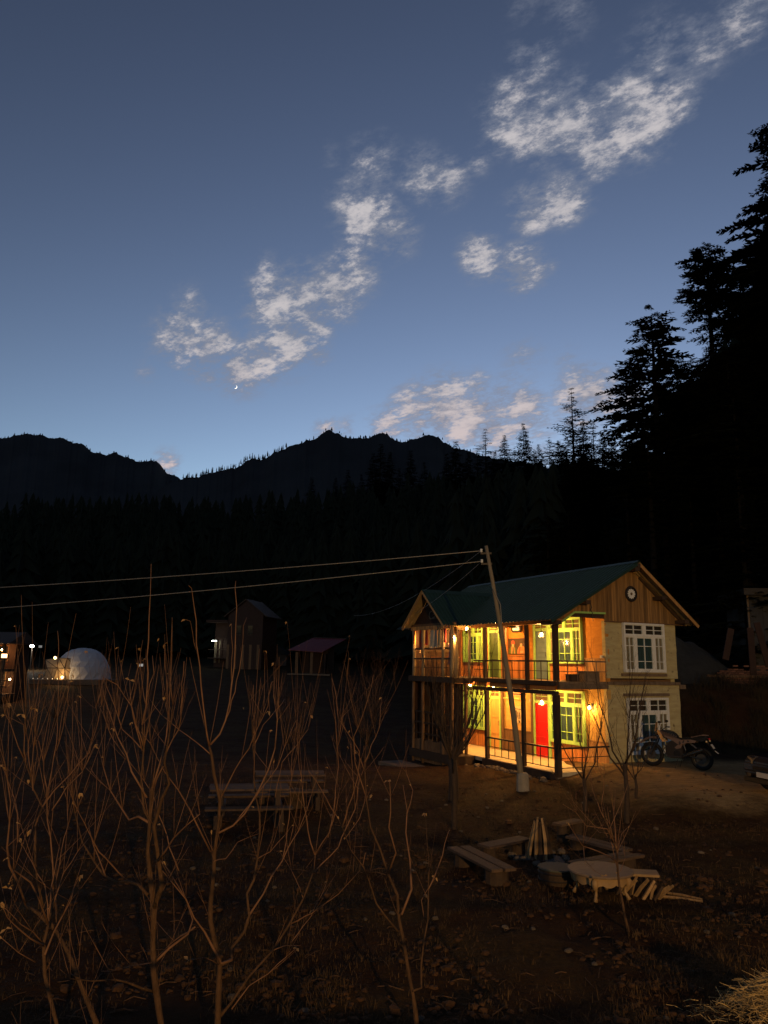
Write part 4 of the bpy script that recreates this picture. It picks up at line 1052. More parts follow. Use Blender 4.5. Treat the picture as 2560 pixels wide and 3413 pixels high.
def traced_tree(Y, conv, limbs, label, seed, nshoot=40, slen=(.35, 1.1), r_twig=.0024, barkm='bark', twigm='twig', leaves=5, nup=0, group='bare fruit trees'):
    """limbs: (px points low to high, r start, r end, depth change); traced points get distance Y plus a depth drift"""
    rg = random.Random(seed); T = MB(); B = MB(); Lf = MB(); spawn = []; base = None
    for li, (pts, r0, r1, dy) in enumerate(limbs):
        n = len(pts); P3 = [atY(*conv(*p), Y+(dy[0]+(dy[1]-dy[0])*i/max(1, n-1))) for i, p in enumerate(pts)]
        if li == 0:
            b = P3[0]; gz = ground(b.x, b.y)
            if b.z > gz+.05: P3 = [Vector((b.x+(b.x-P3[1].x)*.3, b.y, gz-.1))]+P3
            else: P3[0].z = gz-.1
            base = Vector((P3[0].x, P3[0].y, gz))
        P3 = wiggle(P3, rg, .016 if r0 > .01 else .010)
        m_ = len(P3); kk = .47 if r0 > .02 else .72; rad = [kk*(r0+(r1-r0)*i/(m_-1))*rg.uniform(.86, 1.16) for i in range(m_)]
        if li == 0: rad[0] *= 1.35
        (T if r0 > .02 else B).tube(P3, rad, 8 if r0 > .02 else 5)
        for i in range(m_):
            if i > m_*.3 and project(P3[i])[1] > 2330: spawn.append((P3[i], rad[i], (P3[i]-P3[i-1]).normalized()))
        if r1 < .006 and rg.random() < .4: leaf_clump(Lf, P3[-1], rg)
    for k in range(nshoot):
        p, r_, d = rg.choice(spawn)
        dv_ = Vector((rg.uniform(-1, 1), rg.uniform(-1, 1), 0))*rg.uniform(.3, 1.1)+Vector((0, 0, rg.uniform(.3, 1.1)))+d*.3
        L = rg.uniform(*slen); pts = shoot_pts(p, dv_, L, rg)
        q = min(r_*.6, r_twig*rg.uniform(.8, 1.3)); B.tube(pts, [q*(1-.65*i/(len(pts)-1)) for i in range(len(pts))], 4)
        if rg.random() < .5:
            i = rg.randint(2, len(pts)-2); p2 = shoot_pts(pts[i], (pts[i]-pts[i-1]).normalized()+Vector((rg.uniform(-1, 1), rg.uniform(-1, 1), .3))*.7, L*rg.uniform(.25, .5), rg)
            B.tube(p2, [q*.7*(1-.6*j/(len(p2)-1)) for j in range(len(p2))], 4)
    for k in range(nup):                                   # long straight water shoots
        p, r_, d = rg.choice([q for q in spawn if project(q[0])[1] < 2950] or spawn)
        pts = shoot_pts(p, Vector((rg.uniform(-1, 1)*.28, rg.uniform(-1, 1)*.28, 1)), rg.uniform(.35, 1.0), rg, .035); q = min(r_*.6, .0034*rg.uniform(.8, 1.2))
        B.tube(pts, [q*(1-.55*i/(len(pts)-1)) for i in range(len(pts))], 4)
        if rg.random() < .25: leaf_clump(Lf, pts[-1], rg, .022)
    for k in range(leaves): leaf_clump(Lf, rg.choice(spawn)[0]+Vector((rg.uniform(-.1, .1), rg.uniform(-.1, .1), rg.uniform(-.1, .2))), rg, .03)
    e = empty('bare_fruit_tree', base, 0, label, 'tree', group)
    for mb, nme, mt in ((T, 'trunk', barkm), (B, 'branches', twigm), (Lf, 'dry_leaves', 'leaf')):
        if mb.v:
            mb.v = [(x-base.x, y-base.y, z-base.z) for x, y, z in mb.v]
            o = mb.build(nme, M[barkm if nme == 'trunk' else mt], e, smooth=nme != 'dry_leaves', fix=False)
            if nme == 'dry_leaves': tag(o, kind='stuff')
    return e
# A: tall slim trunk with the highest leader
A = [([(690,1330),(668,1180),(655,1080),(650,950),(655,800),(640,680),(628,560),(636,440),(648,290)], .075, .03, (0, 0)),
 ([(640,430),(612,380),(600,260),(612,120),(605,20),(598,-80),(590,-150)], .026, .005, (0, .2)),
 ([(605,20),(622,-60),(630,-200),(632,-340),(640,-540),(643,-664)], .012, .004, (.1, .3)),
 ([(655,800),(690,700),(672,580),(655,450),(690,330),(720,270),(700,180),(720,60),(735,-60)], .045, .006, (0, -.5)),
 ([(672,600),(740,500),(850,400)], .012, .004, (-.2, -.6)),
 ([(628,745),(590,700),(540,685),(500,690),(440,660),(400,600),(350,520),(320,400),(300,250),(298,190)], .028, .004, (0, .5)),
 ([(450,668),(400,540),(375,440),(400,390)], .010, .003, (.2, .6)),
 ([(540,685),(470,610),(420,560),(360,440),(310,345)], .010, .003, (.2, -.3)),
 ([(655,1155),(600,1140),(540,1115),(490,1105),(390,1110),(300,1100),(255,1060)], .024, .004, (0, -.6)),
 ([(650,1040),(720,970),(800,910),(820,850),(790,760),(730,660),(690,600)], .015, .004, (0, .6)),
 ([(660,1030),(560,1045),(470,1070),(430,1068)], .009, .003, (0, -.3)),
 ([(640,440),(590,410),(550,425),(520,380),(470,300),(440,200),(430,160)], .016, .004, (0, .4)),
 ([(625,330),(560,220),(500,70),(470,-20),(430,-170)], .012, .003, (0, .3)),
 ([(605,130),(560,-60),(500,-150),(440,-180),(405,-50)], .009, .003, (.1, -.4)),
 ([(612,120),(580,20),(560,-60),(552,-170)], .008, .003, (.1, .2)),
 ([(655,290),(700,160),(760,40),(775,-100),(783,-250)], .010, .003, (0, -.4)),
 ([(648,290),(690,150),(715,-10),(712,-150),(700,-325)], .011, .003, (0, .4)),
 ([(622,-60),(600,-200),(598,-295)], .006, .003, (.1, .3)), ([(630,-100),(655,-200),(648,-275)], .006, .003, (.1, .1)),
 ([(760,640),(640,300),(480,80),(420,-60),(430,-80)], .008, .003, (.3, .8)), ([(600,120),(520,40),(450,-150),(437,-190)], .007, .003, (0, .3))]
traced_tree(6.6, z7, A, 'bare fruit tree whose single leader rises above the power lines', 1, 85, (.2, .6), nup=45)
B_ = [([(925,1330),(928,1180),(935,1030),(915,960),(895,850),(895,780),(910,650),(912,570),(930,440),(935,340),(910,230),(900,150),(890,110)], .062, .022, (0, .1)),
 ([(890,110),(880,60),(865,-60),(850,-230),(835,-420),(815,-560),(803,-572)], .014, .004, (.1, -.2)),
 ([(895,105),(935,60),(960,0),(985,-150),(1000,-300),(1003,-400),(1000,-560),(1003,-592)], .014, .004, (.1, .3)),
 ([(960,0),(1000,-120),(1030,-300),(1035,-400),(1050,-436)], .008, .003, (.2, .5)), ([(985,-150),(990,-300),(985,-410)], .006, .003, (.2, .2)),
 ([(850,-230),(825,-330),(810,-420),(790,-428)], .006, .003, (.1, -.3)),
 ([(940,1040),(985,1020),(985,970),(1040,900),(1060,830),(1050,740),(1080,680),(1095,590),(1105,480),(1105,400),(1080,250),(1075,100),(1060,-80),(1058,-190)], .034, .004, (0, .7)),
 ([(1060,830),(1120,740),(1200,600),(1270,470),(1330,300),(1355,225)], .014, .003, (.3, 1.0)),
 ([(985,1020),(940,1035),(870,900),(825,840),(790,760),(740,700),(690,640)], .02, .004, (0, -.4)),
 ([(830,880),(740,940),(660,1020)], .010, .004, (-.2, .2)),
 ([(925,1275),(985,1200),(1060,1090),(1160,980),(1230,870),(1290,760),(1335,640),(1340,580)], .030, .012, (0, .9)),
 ([(1340,575),(1310,470),(1290,330),(1270,160),(1268,70)], .010, .004, (.9, 1.1)), ([(1342,570),(1400,480),(1430,380),(1445,290),(1450,295)], .009, .003, (.9, .7)),
 ([(1335,650),(1440,540),(1510,380),(1530,250),(1528,130),(1510,135)], .010, .004, (.9, 1.2)), ([(1395,500),(1420,380),(1440,200),(1440,0),(1425,-130),(1412,-178)], .009, .004, (.9, 1.1)),
 ([(1230,870),(1330,820),(1440,740),(1530,640)], .010, .003, (.7, .4)), ([(1240,945),(1320,840),(1390,690)], .008, .003, (.6, .9)),
 ([(1160,980),(1210,960),(1280,960)], .006, .003, (.6, .8)), ([(1290,760),(1240,640),(1190,560)], .006, .003, (.8, 1.0)),
 ([(985,1230),(1060,1130),(1140,1080),(1260,970)], .010, .004, (.2, .5)), ([(930,480),(990,450),(1040,400),(1100,300),(1170,120),(1180,0),(1165,-100),(1165,-240)], .014, .003, (.05, .6)),
 ([(935,340),(1000,210),(1060,120),(1140,-60),(1155,-160)], .010, .003, (.1, -.3)), ([(990,450),(1080,340),(1180,200),(1260,0)], .008, .003, (.2, .4)),
 ([(910,600),(960,590),(1010,520),(1110,480)], .008, .003, (0, .5)), ([(895,560),(840,450),(760,300),(700,220),(640,100),(600,50)], .011, .003, (0, -.6)),
 ([(1095,590),(1150,560),(1240,450)], .007, .003, (.5, .8)), ([(900,150),(830,90),(760,40),(690,-20),(640,-85)], .008, .003, (.1, .4)),
 ([(1200,600),(1230,420),(1240,200),(1265,0)], .007, .003, (.6, .9)), ([(1085,100),(1120,20),(1200,-70),(1210,-90)], .006, .003, (.4, .8)), ([(1170,330),(1200,180),(1310,40),(1320,-20)], .006, .003, (.5, .8)),
 ([(930,1040),(870,1010),(800,1022)], .008, .003, (0, -.4)), ([(1080,110),(1075,-40),(1078,-150)], .006, .003, (.4, .3))]
traced_tree(7.2, z7, B_, 'bare fruit tree with two long leaders forking at the top', 2, 95, (.2, .6), nup=50)
C_ = [([(425,1330),(370,1190),(330,1090),(290,990),(240,900),(160,820),(110,790)], .055, .025, (0, .2)),
 ([(230,890),(210,850),(230,780),(225,720)], .025, .02, (.1, .2)), ([(225,720),(215,500),(200,350),(185,180),(165,90),(155,86)], .010, .004, (.2, .3)), ([(230,720),(260,560),(290,450),(290,290)], .008, .003, (.2, .5)),
 ([(185,800),(160,690),(150,600),(150,450),(180,370),(140,290),(130,240),(100,160),(105,60),(110,-50),(112,-180),(100,-350),(90,-358)], .022, .004, (.15, .4)),
 ([(110,790),(80,700),(40,620),(30,540),(45,350),(20,180),(0,120)], .014, .004, (.2, -.3)), ([(75,520),(75,400),(60,330),(10,200)], .009, .003, (.1, .4)),
 ([(180,370),(230,300),(300,230),(380,140),(420,0),(430,-60)], .008, .003, (.2, .6)), ([(220,385),(280,290),(350,220),(400,110)], .007, .003, (.2, .4)),
 ([(140,300),(120,100),(150,-60),(165,-190)], .008, .003, (.2, .6)), ([(130,240),(155,0),(150,-50)], .007, .003, (.2, .1)), ([(150,450),(200,330),(240,100),(248,-60),(245,-380)], .008, .003, (.2, .5)),
 ([(240,130),(290,-60),(295,-160)], .006, .003, (.3, .2)), ([(250,90),(262,-10),(268,-40)], .005, .003, (.3, .3)), ([(100,160),(60,60),(20,-30),(10,-100)], .007, .003, (.2, 0)),
 ([(220,800),(270,650),(330,560),(380,500)], .008, .003, (.1, .5)), ([(185,950),(140,900),(90,870),(0,780)], .008, .003, (0, -.4)), ([(110,180),(100,20),(20,-20)], .006, .003, (.2, .4))]
traced_tree(6.2, z7, C_, 'bare fruit tree with thick trunk slanting to a tangle of shoots', 3, 70, (.2, .6), nup=34)
C2 = [([(250,1330),(215,1190),(190,1080),(185,950),(205,870)], .045, .022, (0, .1)), ([(205,870),(165,760),(130,690),(60,640),(40,690)], .012, .004, (.1, -.3)), ([(190,1000),(230,900),(300,770),(340,660)], .010, .003, (0, .4)), ([(185,960),(130,930),(60,870),(15,800)], .009, .003, (0, -.4)), ([(200,870),(215,780),(240,600),(260,500)], .010, .003, (.1, .4)), ([(150,1030),(80,990),(10,930)], .007, .003, (0, -.2)), ([(205,870),(190,700),(110,560),(80,500)], .009, .003, (.1, .3))]
traced_tree(5.6, z7, C2, 'small bare stem crossing in front of the slanting trunk', 4, 22, (.3, .8))
D_ = [([(415,1100),(400,970),(385,900),(370,800),(350,700),(345,620),(310,540),(285,460),(250,380),(235,280),(230,180),(225,90)], .052, .007, (0, .2)),
 ([(348,750),(270,650),(245,570),(225,520),(180,460),(150,380),(130,340)], .022, .005, (0, -.5)), ([(222,520),(232,470)], .009, .004, (-.2, -.2)),
 ([(360,690),(395,600),(390,500),(375,400),(380,320),(365,230)], .018, .005, (0, .5)), ([(312,545),(340,470),(315,380),(318,220),(310,215)], .014, .005, (.1, -.3)),
 ([(400,960),(430,950),(440,780),(455,640),(455,560),(450,430),(445,330)], .024, .005, (0, .7)), ([(455,600),(490,520),(525,400),(530,390)], .010, .004, (.4, .8)), ([(440,700),(430,640),(480,560)], .007, .003, (.4, .6)),
 ([(232,190),(205,115),(190,110)], .008, .004, (.2, .3)), ([(235,280),(195,150),(190,60),(230,-40),(260,-160)], .009, .003, (.2, -.1)), ([(230,150),(280,30),(290,-80)], .008, .003, (.2, .5)),
 ([(150,380),(205,200),(210,110),(140,0)], .009, .003, (-.5, -.9)), ([(160,420),(210,350),(235,250)], .006, .003, (-.3, -.1)), ([(380,330),(400,250),(370,160)], .007, .003, (.4, .6)), ([(130,340),(60,220),(30,180)], .007, .003, (-.4, -.6))]
traced_tree(7.9, z8, D_, 'bare forked sapling standing clear on the open soil', 5, 26, (.25, .8))
G_ = [([(1285,940),(1245,760),(1225,650),(1215,560),(1210,440),(1190,380),(1165,300),(1130,230),(1115,150),(1080,120),(1060,20)], .045, .007, (0, .3)),
 ([(1212,450),(1225,380),(1240,330),(1285,280)], .014, .004, (.1, .5)), ([(1190,380),(1150,300),(1080,290),(1020,280),(960,200),(880,150)], .012, .003, (.1, -.4)), ([(1210,500),(1100,440),(1000,405),(950,330),(905,260)], .014, .004, (0, -.6)),
 ([(1005,410),(1010,490),(1075,560),(1130,590)], .008, .003, (-.3, -.6)), ([(1205,420),(1200,320),(1190,200),(1200,60)], .014, .004, (.1, .6)), ([(1130,230),(1060,60),(1040,-60)], .010, .003, (.2, .5)),
 ([(1115,150),(1130,60),(1110,-80)], .009, .003, (.2, .2)), ([(1160,330),(1100,320),(1070,290)], .006, .003, (.2, .4)), ([(1230,560),(1260,480),(1240,380)], .007, .003, (0, .4))]
traced_tree(10.9, z5, G_, 'bare leaning sapling rising beside the round table', 6, 30, (.3, .9), .006)
# mid-ground trees: vase of limbs from a short trunk
def vase_tree(px, py, top, spread, nl, label, seed, r0, barkm='barkd', twigm='barkd', nsh=60, fork=.35, rt=.005, slen=(.4, 1.2), Y=None, leafn=0, tw=None):
    rg = random.Random(seed); b = ground_hit(px, py) if Y is None else None
    if Y is not None: q = atY(px, py, Y); b = Vector((q.x, q.y, ground(q.x, q.y)))
    T = MB(); B = MB(); H = top; spawn = []
    fk = Vector((rg.uniform(-.06, .06), rg.uniform(-.06, .06), H*fork))
    T.tube([(0, 0, -.15), (0, 0, .02), tuple(fk*.5+Vector((.03, 0, 0))), tuple(fk)], [r0*1.5, r0*1.1, r0*.95, r0*.85], 9)
    for k in range(nl):
        a = 6.283*k/nl+rg.uniform(-.4, .4); s_ = spread*rg.uniform(.55, 1.1); h = H*rg.uniform(.7, 1.0)
        f0 = fk*rg.uniform(.75, 1.0); p = [Vector((0, 0, 0))+f0]
        for t in (.2, .4, .6, .8, 1):
            o = s_*(t**.65); p.append(Vector((f0.x*(1-t)+o*math.cos(a)+rg.uniform(-.05, .05), f0.y*(1-t)+o*math.sin(a)+rg.uniform(-.05, .05), f0.z+(h-f0.z)*t)))
        p = wiggle(p, rg, .022); n = len(p); rad = [r0*(.40 if nl < 9 else .20)*(1-.85*i/(n-1)) for i in range(n)]; T.tube(p, rad, 6)
        for i in range(n//5, n): spawn.append((p[i], rad[i], (p[i]-p[i-1]).normalized()))
    for k in range(nsh):
        p, r_, d = rg.choice(spawn); dv_ = Vector((rg.uniform(-1, 1), rg.uniform(-1, 1), 0))*rg.uniform(.3, 1)+Vector((0, 0, rg.uniform(.3, 1.1)))+d*.5
        L = rg.uniform(*slen); pts = shoot_pts(p, dv_, L, rg, .09); q = min(r_*.7, rt*rg.uniform(.7, 1.2)); B.tube(pts, [q*(1-.6*i/(len(pts)-1)) for i in range(len(pts))], 4)
        for _ in range(2):
            i = rg.randint(1, len(pts)-2); p2 = shoot_pts(pts[i], (pts[i]-pts[i-1]).normalized()+Vector((rg.uniform(-1, 1), rg.uniform(-1, 1), .2))*.9, L*rg.uniform(.2, .5), rg, .1); B.tube(p2, [q*.6*(1-.5*j/(len(p2)-1)) for j in range(len(p2))], 4)
    e = empty('bare_fruit_tree', b, 0, label, 'tree', 'bare fruit trees')
    T.build('trunk', M[barkm], e, smooth=True, fix=False); B.build('branches', M[tw or twigm], e, smooth=True, fix=False); return e
vase_tree(1512, 2668, 3.9, 1.15, 15, 'dark many limbed fruit tree in front of the house bay', 31, .125, nsh=150, fork=.30, slen=(.35, 1.0))
vase_tree(1515, 2762, 3.4, .55, 4, 'thin dark fruit tree just before the many limbed one', 32, .06, nsh=50, fork=.42)
vase_tree(2090, 2742, 3.7, .95, 5, 'bare fruit tree standing before the mud plastered gable wall', 33, .055, nsh=55, fork=.34)
vase_tree(1950, 2705, 3.0, .7, 4, 'slim bare fruit tree near the corner post of the porch', 34, .05, nsh=50, fork=.25)
vase_tree(2120, 2660, 2.6, .8, 4, 'low bare fruit tree close to the motorcycle', 35, .035, nsh=30, fork=.2)
vase_tree(1225, 2530, 3.8, 1.1, 10, 'dense reddish bare tree behind the picnic tables', 36, .09, twigm='twig', barkm='barkd', nsh=190, fork=.15, slen=(.5, 1.3), rt=.009)
vase_tree(960, 2500, 2.6, 1.0, 7, 'low reddish bare bush in the dark meadow', 37, .06, twigm='twig', nsh=80, fork=.1)
vase_tree(180, 2420, 3.0, 1.2, 7, 'dim bare tree in the meadow below the dome tent', 38, .07, twigm='twig', nsh=90, fork=.15)
# ------------------------------------------------------------------ fire pit and seats
def rot_empty(name, p, rz, label, cat, group=None): return empty(name, p, rz, label, cat, group)
def plank_bench(A, B, wd, h, nplank, label, mt='oldplank', group=None, leg='log', gap=.02):
    """bench from A to B (world xy), planks side by side on two stump legs"""
    A, B = Vector(A), Vector(B); d = (B-A); L = d.length; rz = math.atan2(d.y, d.x); c = (A+B)/2; z = ground(c.x, c.y)
    e = empty('plank_bench', (c.x, c.y, z), rz, label, 'bench', group); w_ = wd/nplank
    for i in range(nplank):
        y0 = -wd/2+w_*i; mb = MB(); s_ = rnd.uniform(-.06, .06)
        mb.hexa([(-L/2+s_, y0+gap/2, h-.045), (L/2+s_, y0+gap/2+rnd.uniform(-.01, .01), h-.045), (L/2+s_, y0+w_-gap/2, h-.045), (-L/2+s_, y0+w_-gap/2, h-.045), (-L/2+s_, y0+gap/2, h), (L/2+s_, y0+gap/2, h), (L/2+s_, y0+w_-gap/2, h), (-L/2+s_, y0+w_-gap/2, h)])
        mb.build('plank', M[mt], e, bevel=.006)
    for x in (-L*.34, L*.34):
        mb = MB()
        if leg == 'log': mb.lathe([(.0, -.1), (wd*.42, -.1), (wd*.40, h*.5), (wd*.41, h-.046), (0, h-.046)], 12, (x, 0, 0))
        else: mb.box(x-.05, x+.05, -wd*.42, wd*.42, -.1, h-.046)
        mb.build('leg', M['barkd'] if leg == 'log' else M['greywood'], e)
    return e
BH = .26
def bxy(x, y): p = onz(*z5(x, y), BH); return (p.x, p.y)
def midp(a, b): return ((a[0]+b[0])/2, (a[1]+b[1])/2)
Gb = 'rough benches round the fire pit'
p00, p01, p10, p11 = bxy(170, 415), bxy(300, 398), bxy(430, 552), bxy(605, 545)
wdA = (Vector(p10)-Vector(p11)).length
plank_bench(midp(p00, p01), midp(p10, p11), wdA, BH, 2, 'wide two plank bench with a split seat beside the fire pit', gap=.035)
a0, a1 = bxy(380, 398), bxy(640, 348); plank_bench(a0, a1, .34, BH, 1, 'single plank bench behind the two plank bench')
a0, a1 = bxy(915, 310), bxy(1270, 400); plank_bench(a0, a1, .36, BH, 2, 'narrow plank bench on the house side of the fire pit')
a0, a1 = bxy(960, 490), bxy(1320, 428); plank_bench(a0, a1, .40, BH-.02, 2, 'plank bench partly hidden behind the round table')
a0, a1 = bxy(850, 290), bxy(985, 262); plank_bench(a0, a1, .26, BH+.06, 1, 'short plank seat at the far corner of the fire pit')
# standing logs of the fire
p = onz(*z5(738, 480), 0); p.z = ground(p.x, p.y)
e = empty('fire_stack', p, 0, 'split logs leaning together upright over the cold fire pit', 'logs')
rg = random.Random(12)
LOGM = mat('split_log_face', (.32,.20,.09), .8, .4, 6, .4, 30, stretch=(3,3,.4), objvar=.3)
for k in range(11):
    a = 6.283*k/11+rg.uniform(-.15, .15); r_ = rg.uniform(.17, .25); q = Vector((r_*math.cos(a), r_*math.sin(a), 0)); tp = Vector((.08*math.cos(a), .08*math.sin(a), rg.uniform(.60, .76)))
    mb = MB(); mb.tube([q, q.lerp(tp, .5)+Vector((rg.uniform(-.02, .02), rg.uniform(-.02, .02), 0)), tp], [rg.uniform(.03, .045), rg.uniform(.03, .045), rg.uniform(.018, .03)], rg.choice((4, 5, 6))); mb.build('log', LOGM if rg.random() < .8 else M['barkd'], e)
for k in range(13):
    a = 6.283*k/13+rg.uniform(-.2, .2); r_ = rg.uniform(.42, .62); x, y = p.x+r_*math.cos(a), p.y+r_*math.sin(a)
    mb = MB(); mb.ball((0, 0, .03), rg.uniform(.05, .09), 8, 6, .7, .22, rg); o = mb.build('hearth_stone', M['stone']); o.location = (x, y, ground(x, y)); tag(o, 'rounded hearth stone in the ring about the stacked logs', 'stone', 'ring of hearth stones')
mb = MB(); mb.lathe([(0, .015), (.2, .03), (.45, .012), (.5, -.02)], 20); o = mb.build('ash_bed', mat('ash', (.10,.095,.09), 1, .5, 9, .5, 30)); o.location = p; tag(o, 'bed of grey ash under the standing logs', 'ash', kind='stuff')
# low round drum stool
p = onz(*z5(842, 640), 0); p.z = ground(p.x, p.y); e = empty('drum_stool', p, 0, 'low round drum stool with dull pale top near the round table', 'stool')
mb = MB(); mb.lathe([(.0, -.03), (.27, -.03), (.29, .06), (.295, .12), (.28, .19), (0, .19)], 20); mb.build('body', M['barkd'], e, smooth=False)
mb = MB(); mb.lathe([(.0, .191), (.295, .191), (.305, .205), (.29, .22), (0, .222)], 24); mb.build('top', mat('stool_top', (.085,.085,.06), .8, .2, 5), e)
for z_ in (.05, .15):
    mb = MB(); mb.torus((0, 0, z_), .292, .012, 'z', 24, 5); mb.build('hoop', M['iron'], e)
# round table with curved legs and carved skirt
TBH = .43; pc = onz(*z5(1107, 545), TBH); pc.z = ground(pc.x, pc.y); dz = 0
TBH = TBH-pc.z
e = empty('round_table', pc, R(18), 'round wooden table with curved legs and carved apron', 'table')
TW = mat('table_top_wood', (.22,.15,.09), .7, .3, 3, .15, 30, stretch=(1,6,1)); TL = mat('table_leg_wood', (.30,.19,.085), .6, .3, 5, .1, 30)
TR = .49
mb = MB(); mb.lathe([(0, TBH-.045), (TR-.05, TBH-.045), (TR-.01, TBH-.035), (TR, TBH-.015), (TR-.015, TBH), (0, TBH)], 48); mb.build('table_top', TW, e)
mb = MB(); n = 64; vs = []
for k in range(n):
    a = 6.283*k/n; q = TR-.09; dp = .09+.035*abs(math.sin(a*6)); vs += [(q*math.cos(a), q*math.sin(a), TBH-.046), (q*math.cos(a), q*math.sin(a), TBH-.046-dp), ((q-.025)*math.cos(a), (q-.025)*math.sin(a), TBH-.046), ((q-.025)*math.cos(a), (q-.025)*math.sin(a), TBH-.046-dp)]
fs = []
for k in range(n):
    a, b = 4*k, 4*((k+1) % n); fs += [(a, b, b+1, a+1), (a+2, a+3, b+3, b+2), (a+1, b+1, b+3, a+3)]
mb.add(vs, fs); mb.build('apron', TL, e)
for k in range(4):
    a = math.pi/4+k*math.pi/2; c, s_ = math.cos(a), math.sin(a); mb = MB()
    mb.tube([(r_*c, r_*s_, z_) for r_, z_ in ((.37, TBH-.05), (.41, TBH-.12), (.40, TBH-.19), (.36, .14), (.35, .07), (.385, .015), (.41, -.03))], [.045, .05, .036, .026, .022, .026, .034], 8); mb.build('leg', TL, e, smooth=True)
# firewood rack behind it
p = onz(*z5(1400, 720), 0); p.z = ground(p.x, p.y)
e = empty('twig_bench', (p.x-.20, p.y+.14, p.z), R(-8), 'rustic bench with pale plank top beside the round table', 'bench')
mb = MB(); mb.hexa([(-.62, -.15, .30), (.40, -.15, .30), (.42, .17, .30), (-.6, .18, .30), (-.62, -.15, .335), (.40, -.15, .335), (.42, .17, .335), (-.6, .18, .335)]); mb.build('seat', TL, e, bevel=.006)
for x, y in ((-.5, -.1), (-.5, .12), (.32, -.1), (.32, .12)):
    mb = MB(); mb.tube([(x, y, -.05), (x+.02, y, .15), (x-.01, y, .30)], [.03, .025, .028], 7); mb.build('leg', M['barkd'], e)
rg = random.Random(44)
for k in range(12):
    L = rg.uniform(.22, .38); a = R(rg.uniform(35, 75)); yaw = rg.uniform(-.5, .5); mb = MB(); r_ = rg.uniform(.018, .032)
    mb.tube([(-L/2, 0, 0), (0, rg.uniform(-.02, .02), .01), (L/2, 0, 0)], [r_, r_*1.1, r_*.9], 5); o = mb.build('firewood', LOGM if k % 3 else M['barkd'])
    x, y = p.x-.42+.06*k+rg.uniform(-.02, .02), p.y-.02+rg.uniform(-.12, .10); o.location = (x, y, ground(x, y)+.5*L*math.sin(a)+.01); o.rotation_euler = (0, -a, yaw)
    tag(o, 'split firewood stick leaning under the rustic bench', 'firewood', 'firewood sticks by the rustic bench')
for k, (x, y, L, a) in enumerate(((p.x+.38, p.y-.05, .8, -.35), (p.x+.55, p.y+.1, .6, -.6))):
    mb = MB(); mb.tube([(-L/2, 0, .03), (0, .02, .035), (L/2, 0, .03)], [.02, .025, .018], 5); o = mb.build('firewood', LOGM); o.location = (x, y, ground(x, y)); o.rotation_euler = (0, 0, a); tag(o, 'pale stick lying on soil past the rustic bench', 'firewood', 'loose sticks by the rustic bench')
# picnic tables -----------------------------------------------------------------
def picnic(p, rz, label):
    e = empty('picnic_table', (p.x, p.y, ground(p.x, p.y)), rz, label, 'table', 'picnic tables in the orchard')
    for i in range(4):
        mb = MB(); mb.box(-.85+rnd.uniform(-.02, .02), .85+rnd.uniform(-.02, .02), -.40+.2*i+.006, -.40+.2*(i+1)-.006, .70, .74); mb.build('table_board', M['oldplank'], e, bevel=.004)
    for s_ in (-1, 1):
        mb = MB(); mb.box(-.9, .9, s_*.78-.15, s_*.78+.15, .40, .44); mb.build('seat', M['oldplank'], e, bevel=.005)
        mb = MB(); mb.box(s_*.6-.05, s_*.6+.05, -.35, .35, -.1, .699); mb.build('leg', M['dark'], e)
        mb = MB(); mb.box(s_*.6+.051, s_*.6+.10, -.88, .88, .30, .399); mb.build('cross_bar', M['dark'], e)
        for q in (-1, 1):
            mb = MB(); mb.box(s_*.66-.05, s_*.66+.05, q*.78-.10, q*.78+.10, -.1, .30); mb.build('seat_leg', M['dark'], e)
    return e
zp = lambda x, y: (700+x/3.6867, 2450+y/3.6867)
picnic(onz(*zp(980, 470), .72), R(8), 'grey picnic table with plank benches nearer the house'); picnic(onz(*zp(490, 650), .72), R(10), 'grey picnic table farther from the house, behind tangled shoots')
p = onz(*zp(1040, 880), 0); e = empty('log_stool', (p.x, p.y, ground(p.x, p.y)), 0, 'sawn log stool standing between the two picnic tables', 'stool')
mb = MB(); mb.lathe([(.26, -.1), (.24, .1), (.235, .40), (0, .40)], 14); mb.build('bark', M['barkd'], e); mb = MB(); mb.lathe([(0, .401), (.225, .401), (.22, .412), (0, .413)], 14); mb.build('cut_face', M['greywood'], e)
# concrete step and slab at the bay
e = empty('concrete_step', HW(6.1, -4.1, -.62), -TH, 'dark concrete step block below the bay', 'step')
mb = MB(); mb.box(-1.2, 1.2, -.5, .5, -.3, .22); mb.build('block', M['stone'], e, bevel=.02)
mb = MB(); mb.box(-1.5, 1.5, -1.1, -.51, -.3, .02); mb.build('lower_tread', M['stone'], e, bevel=.02)
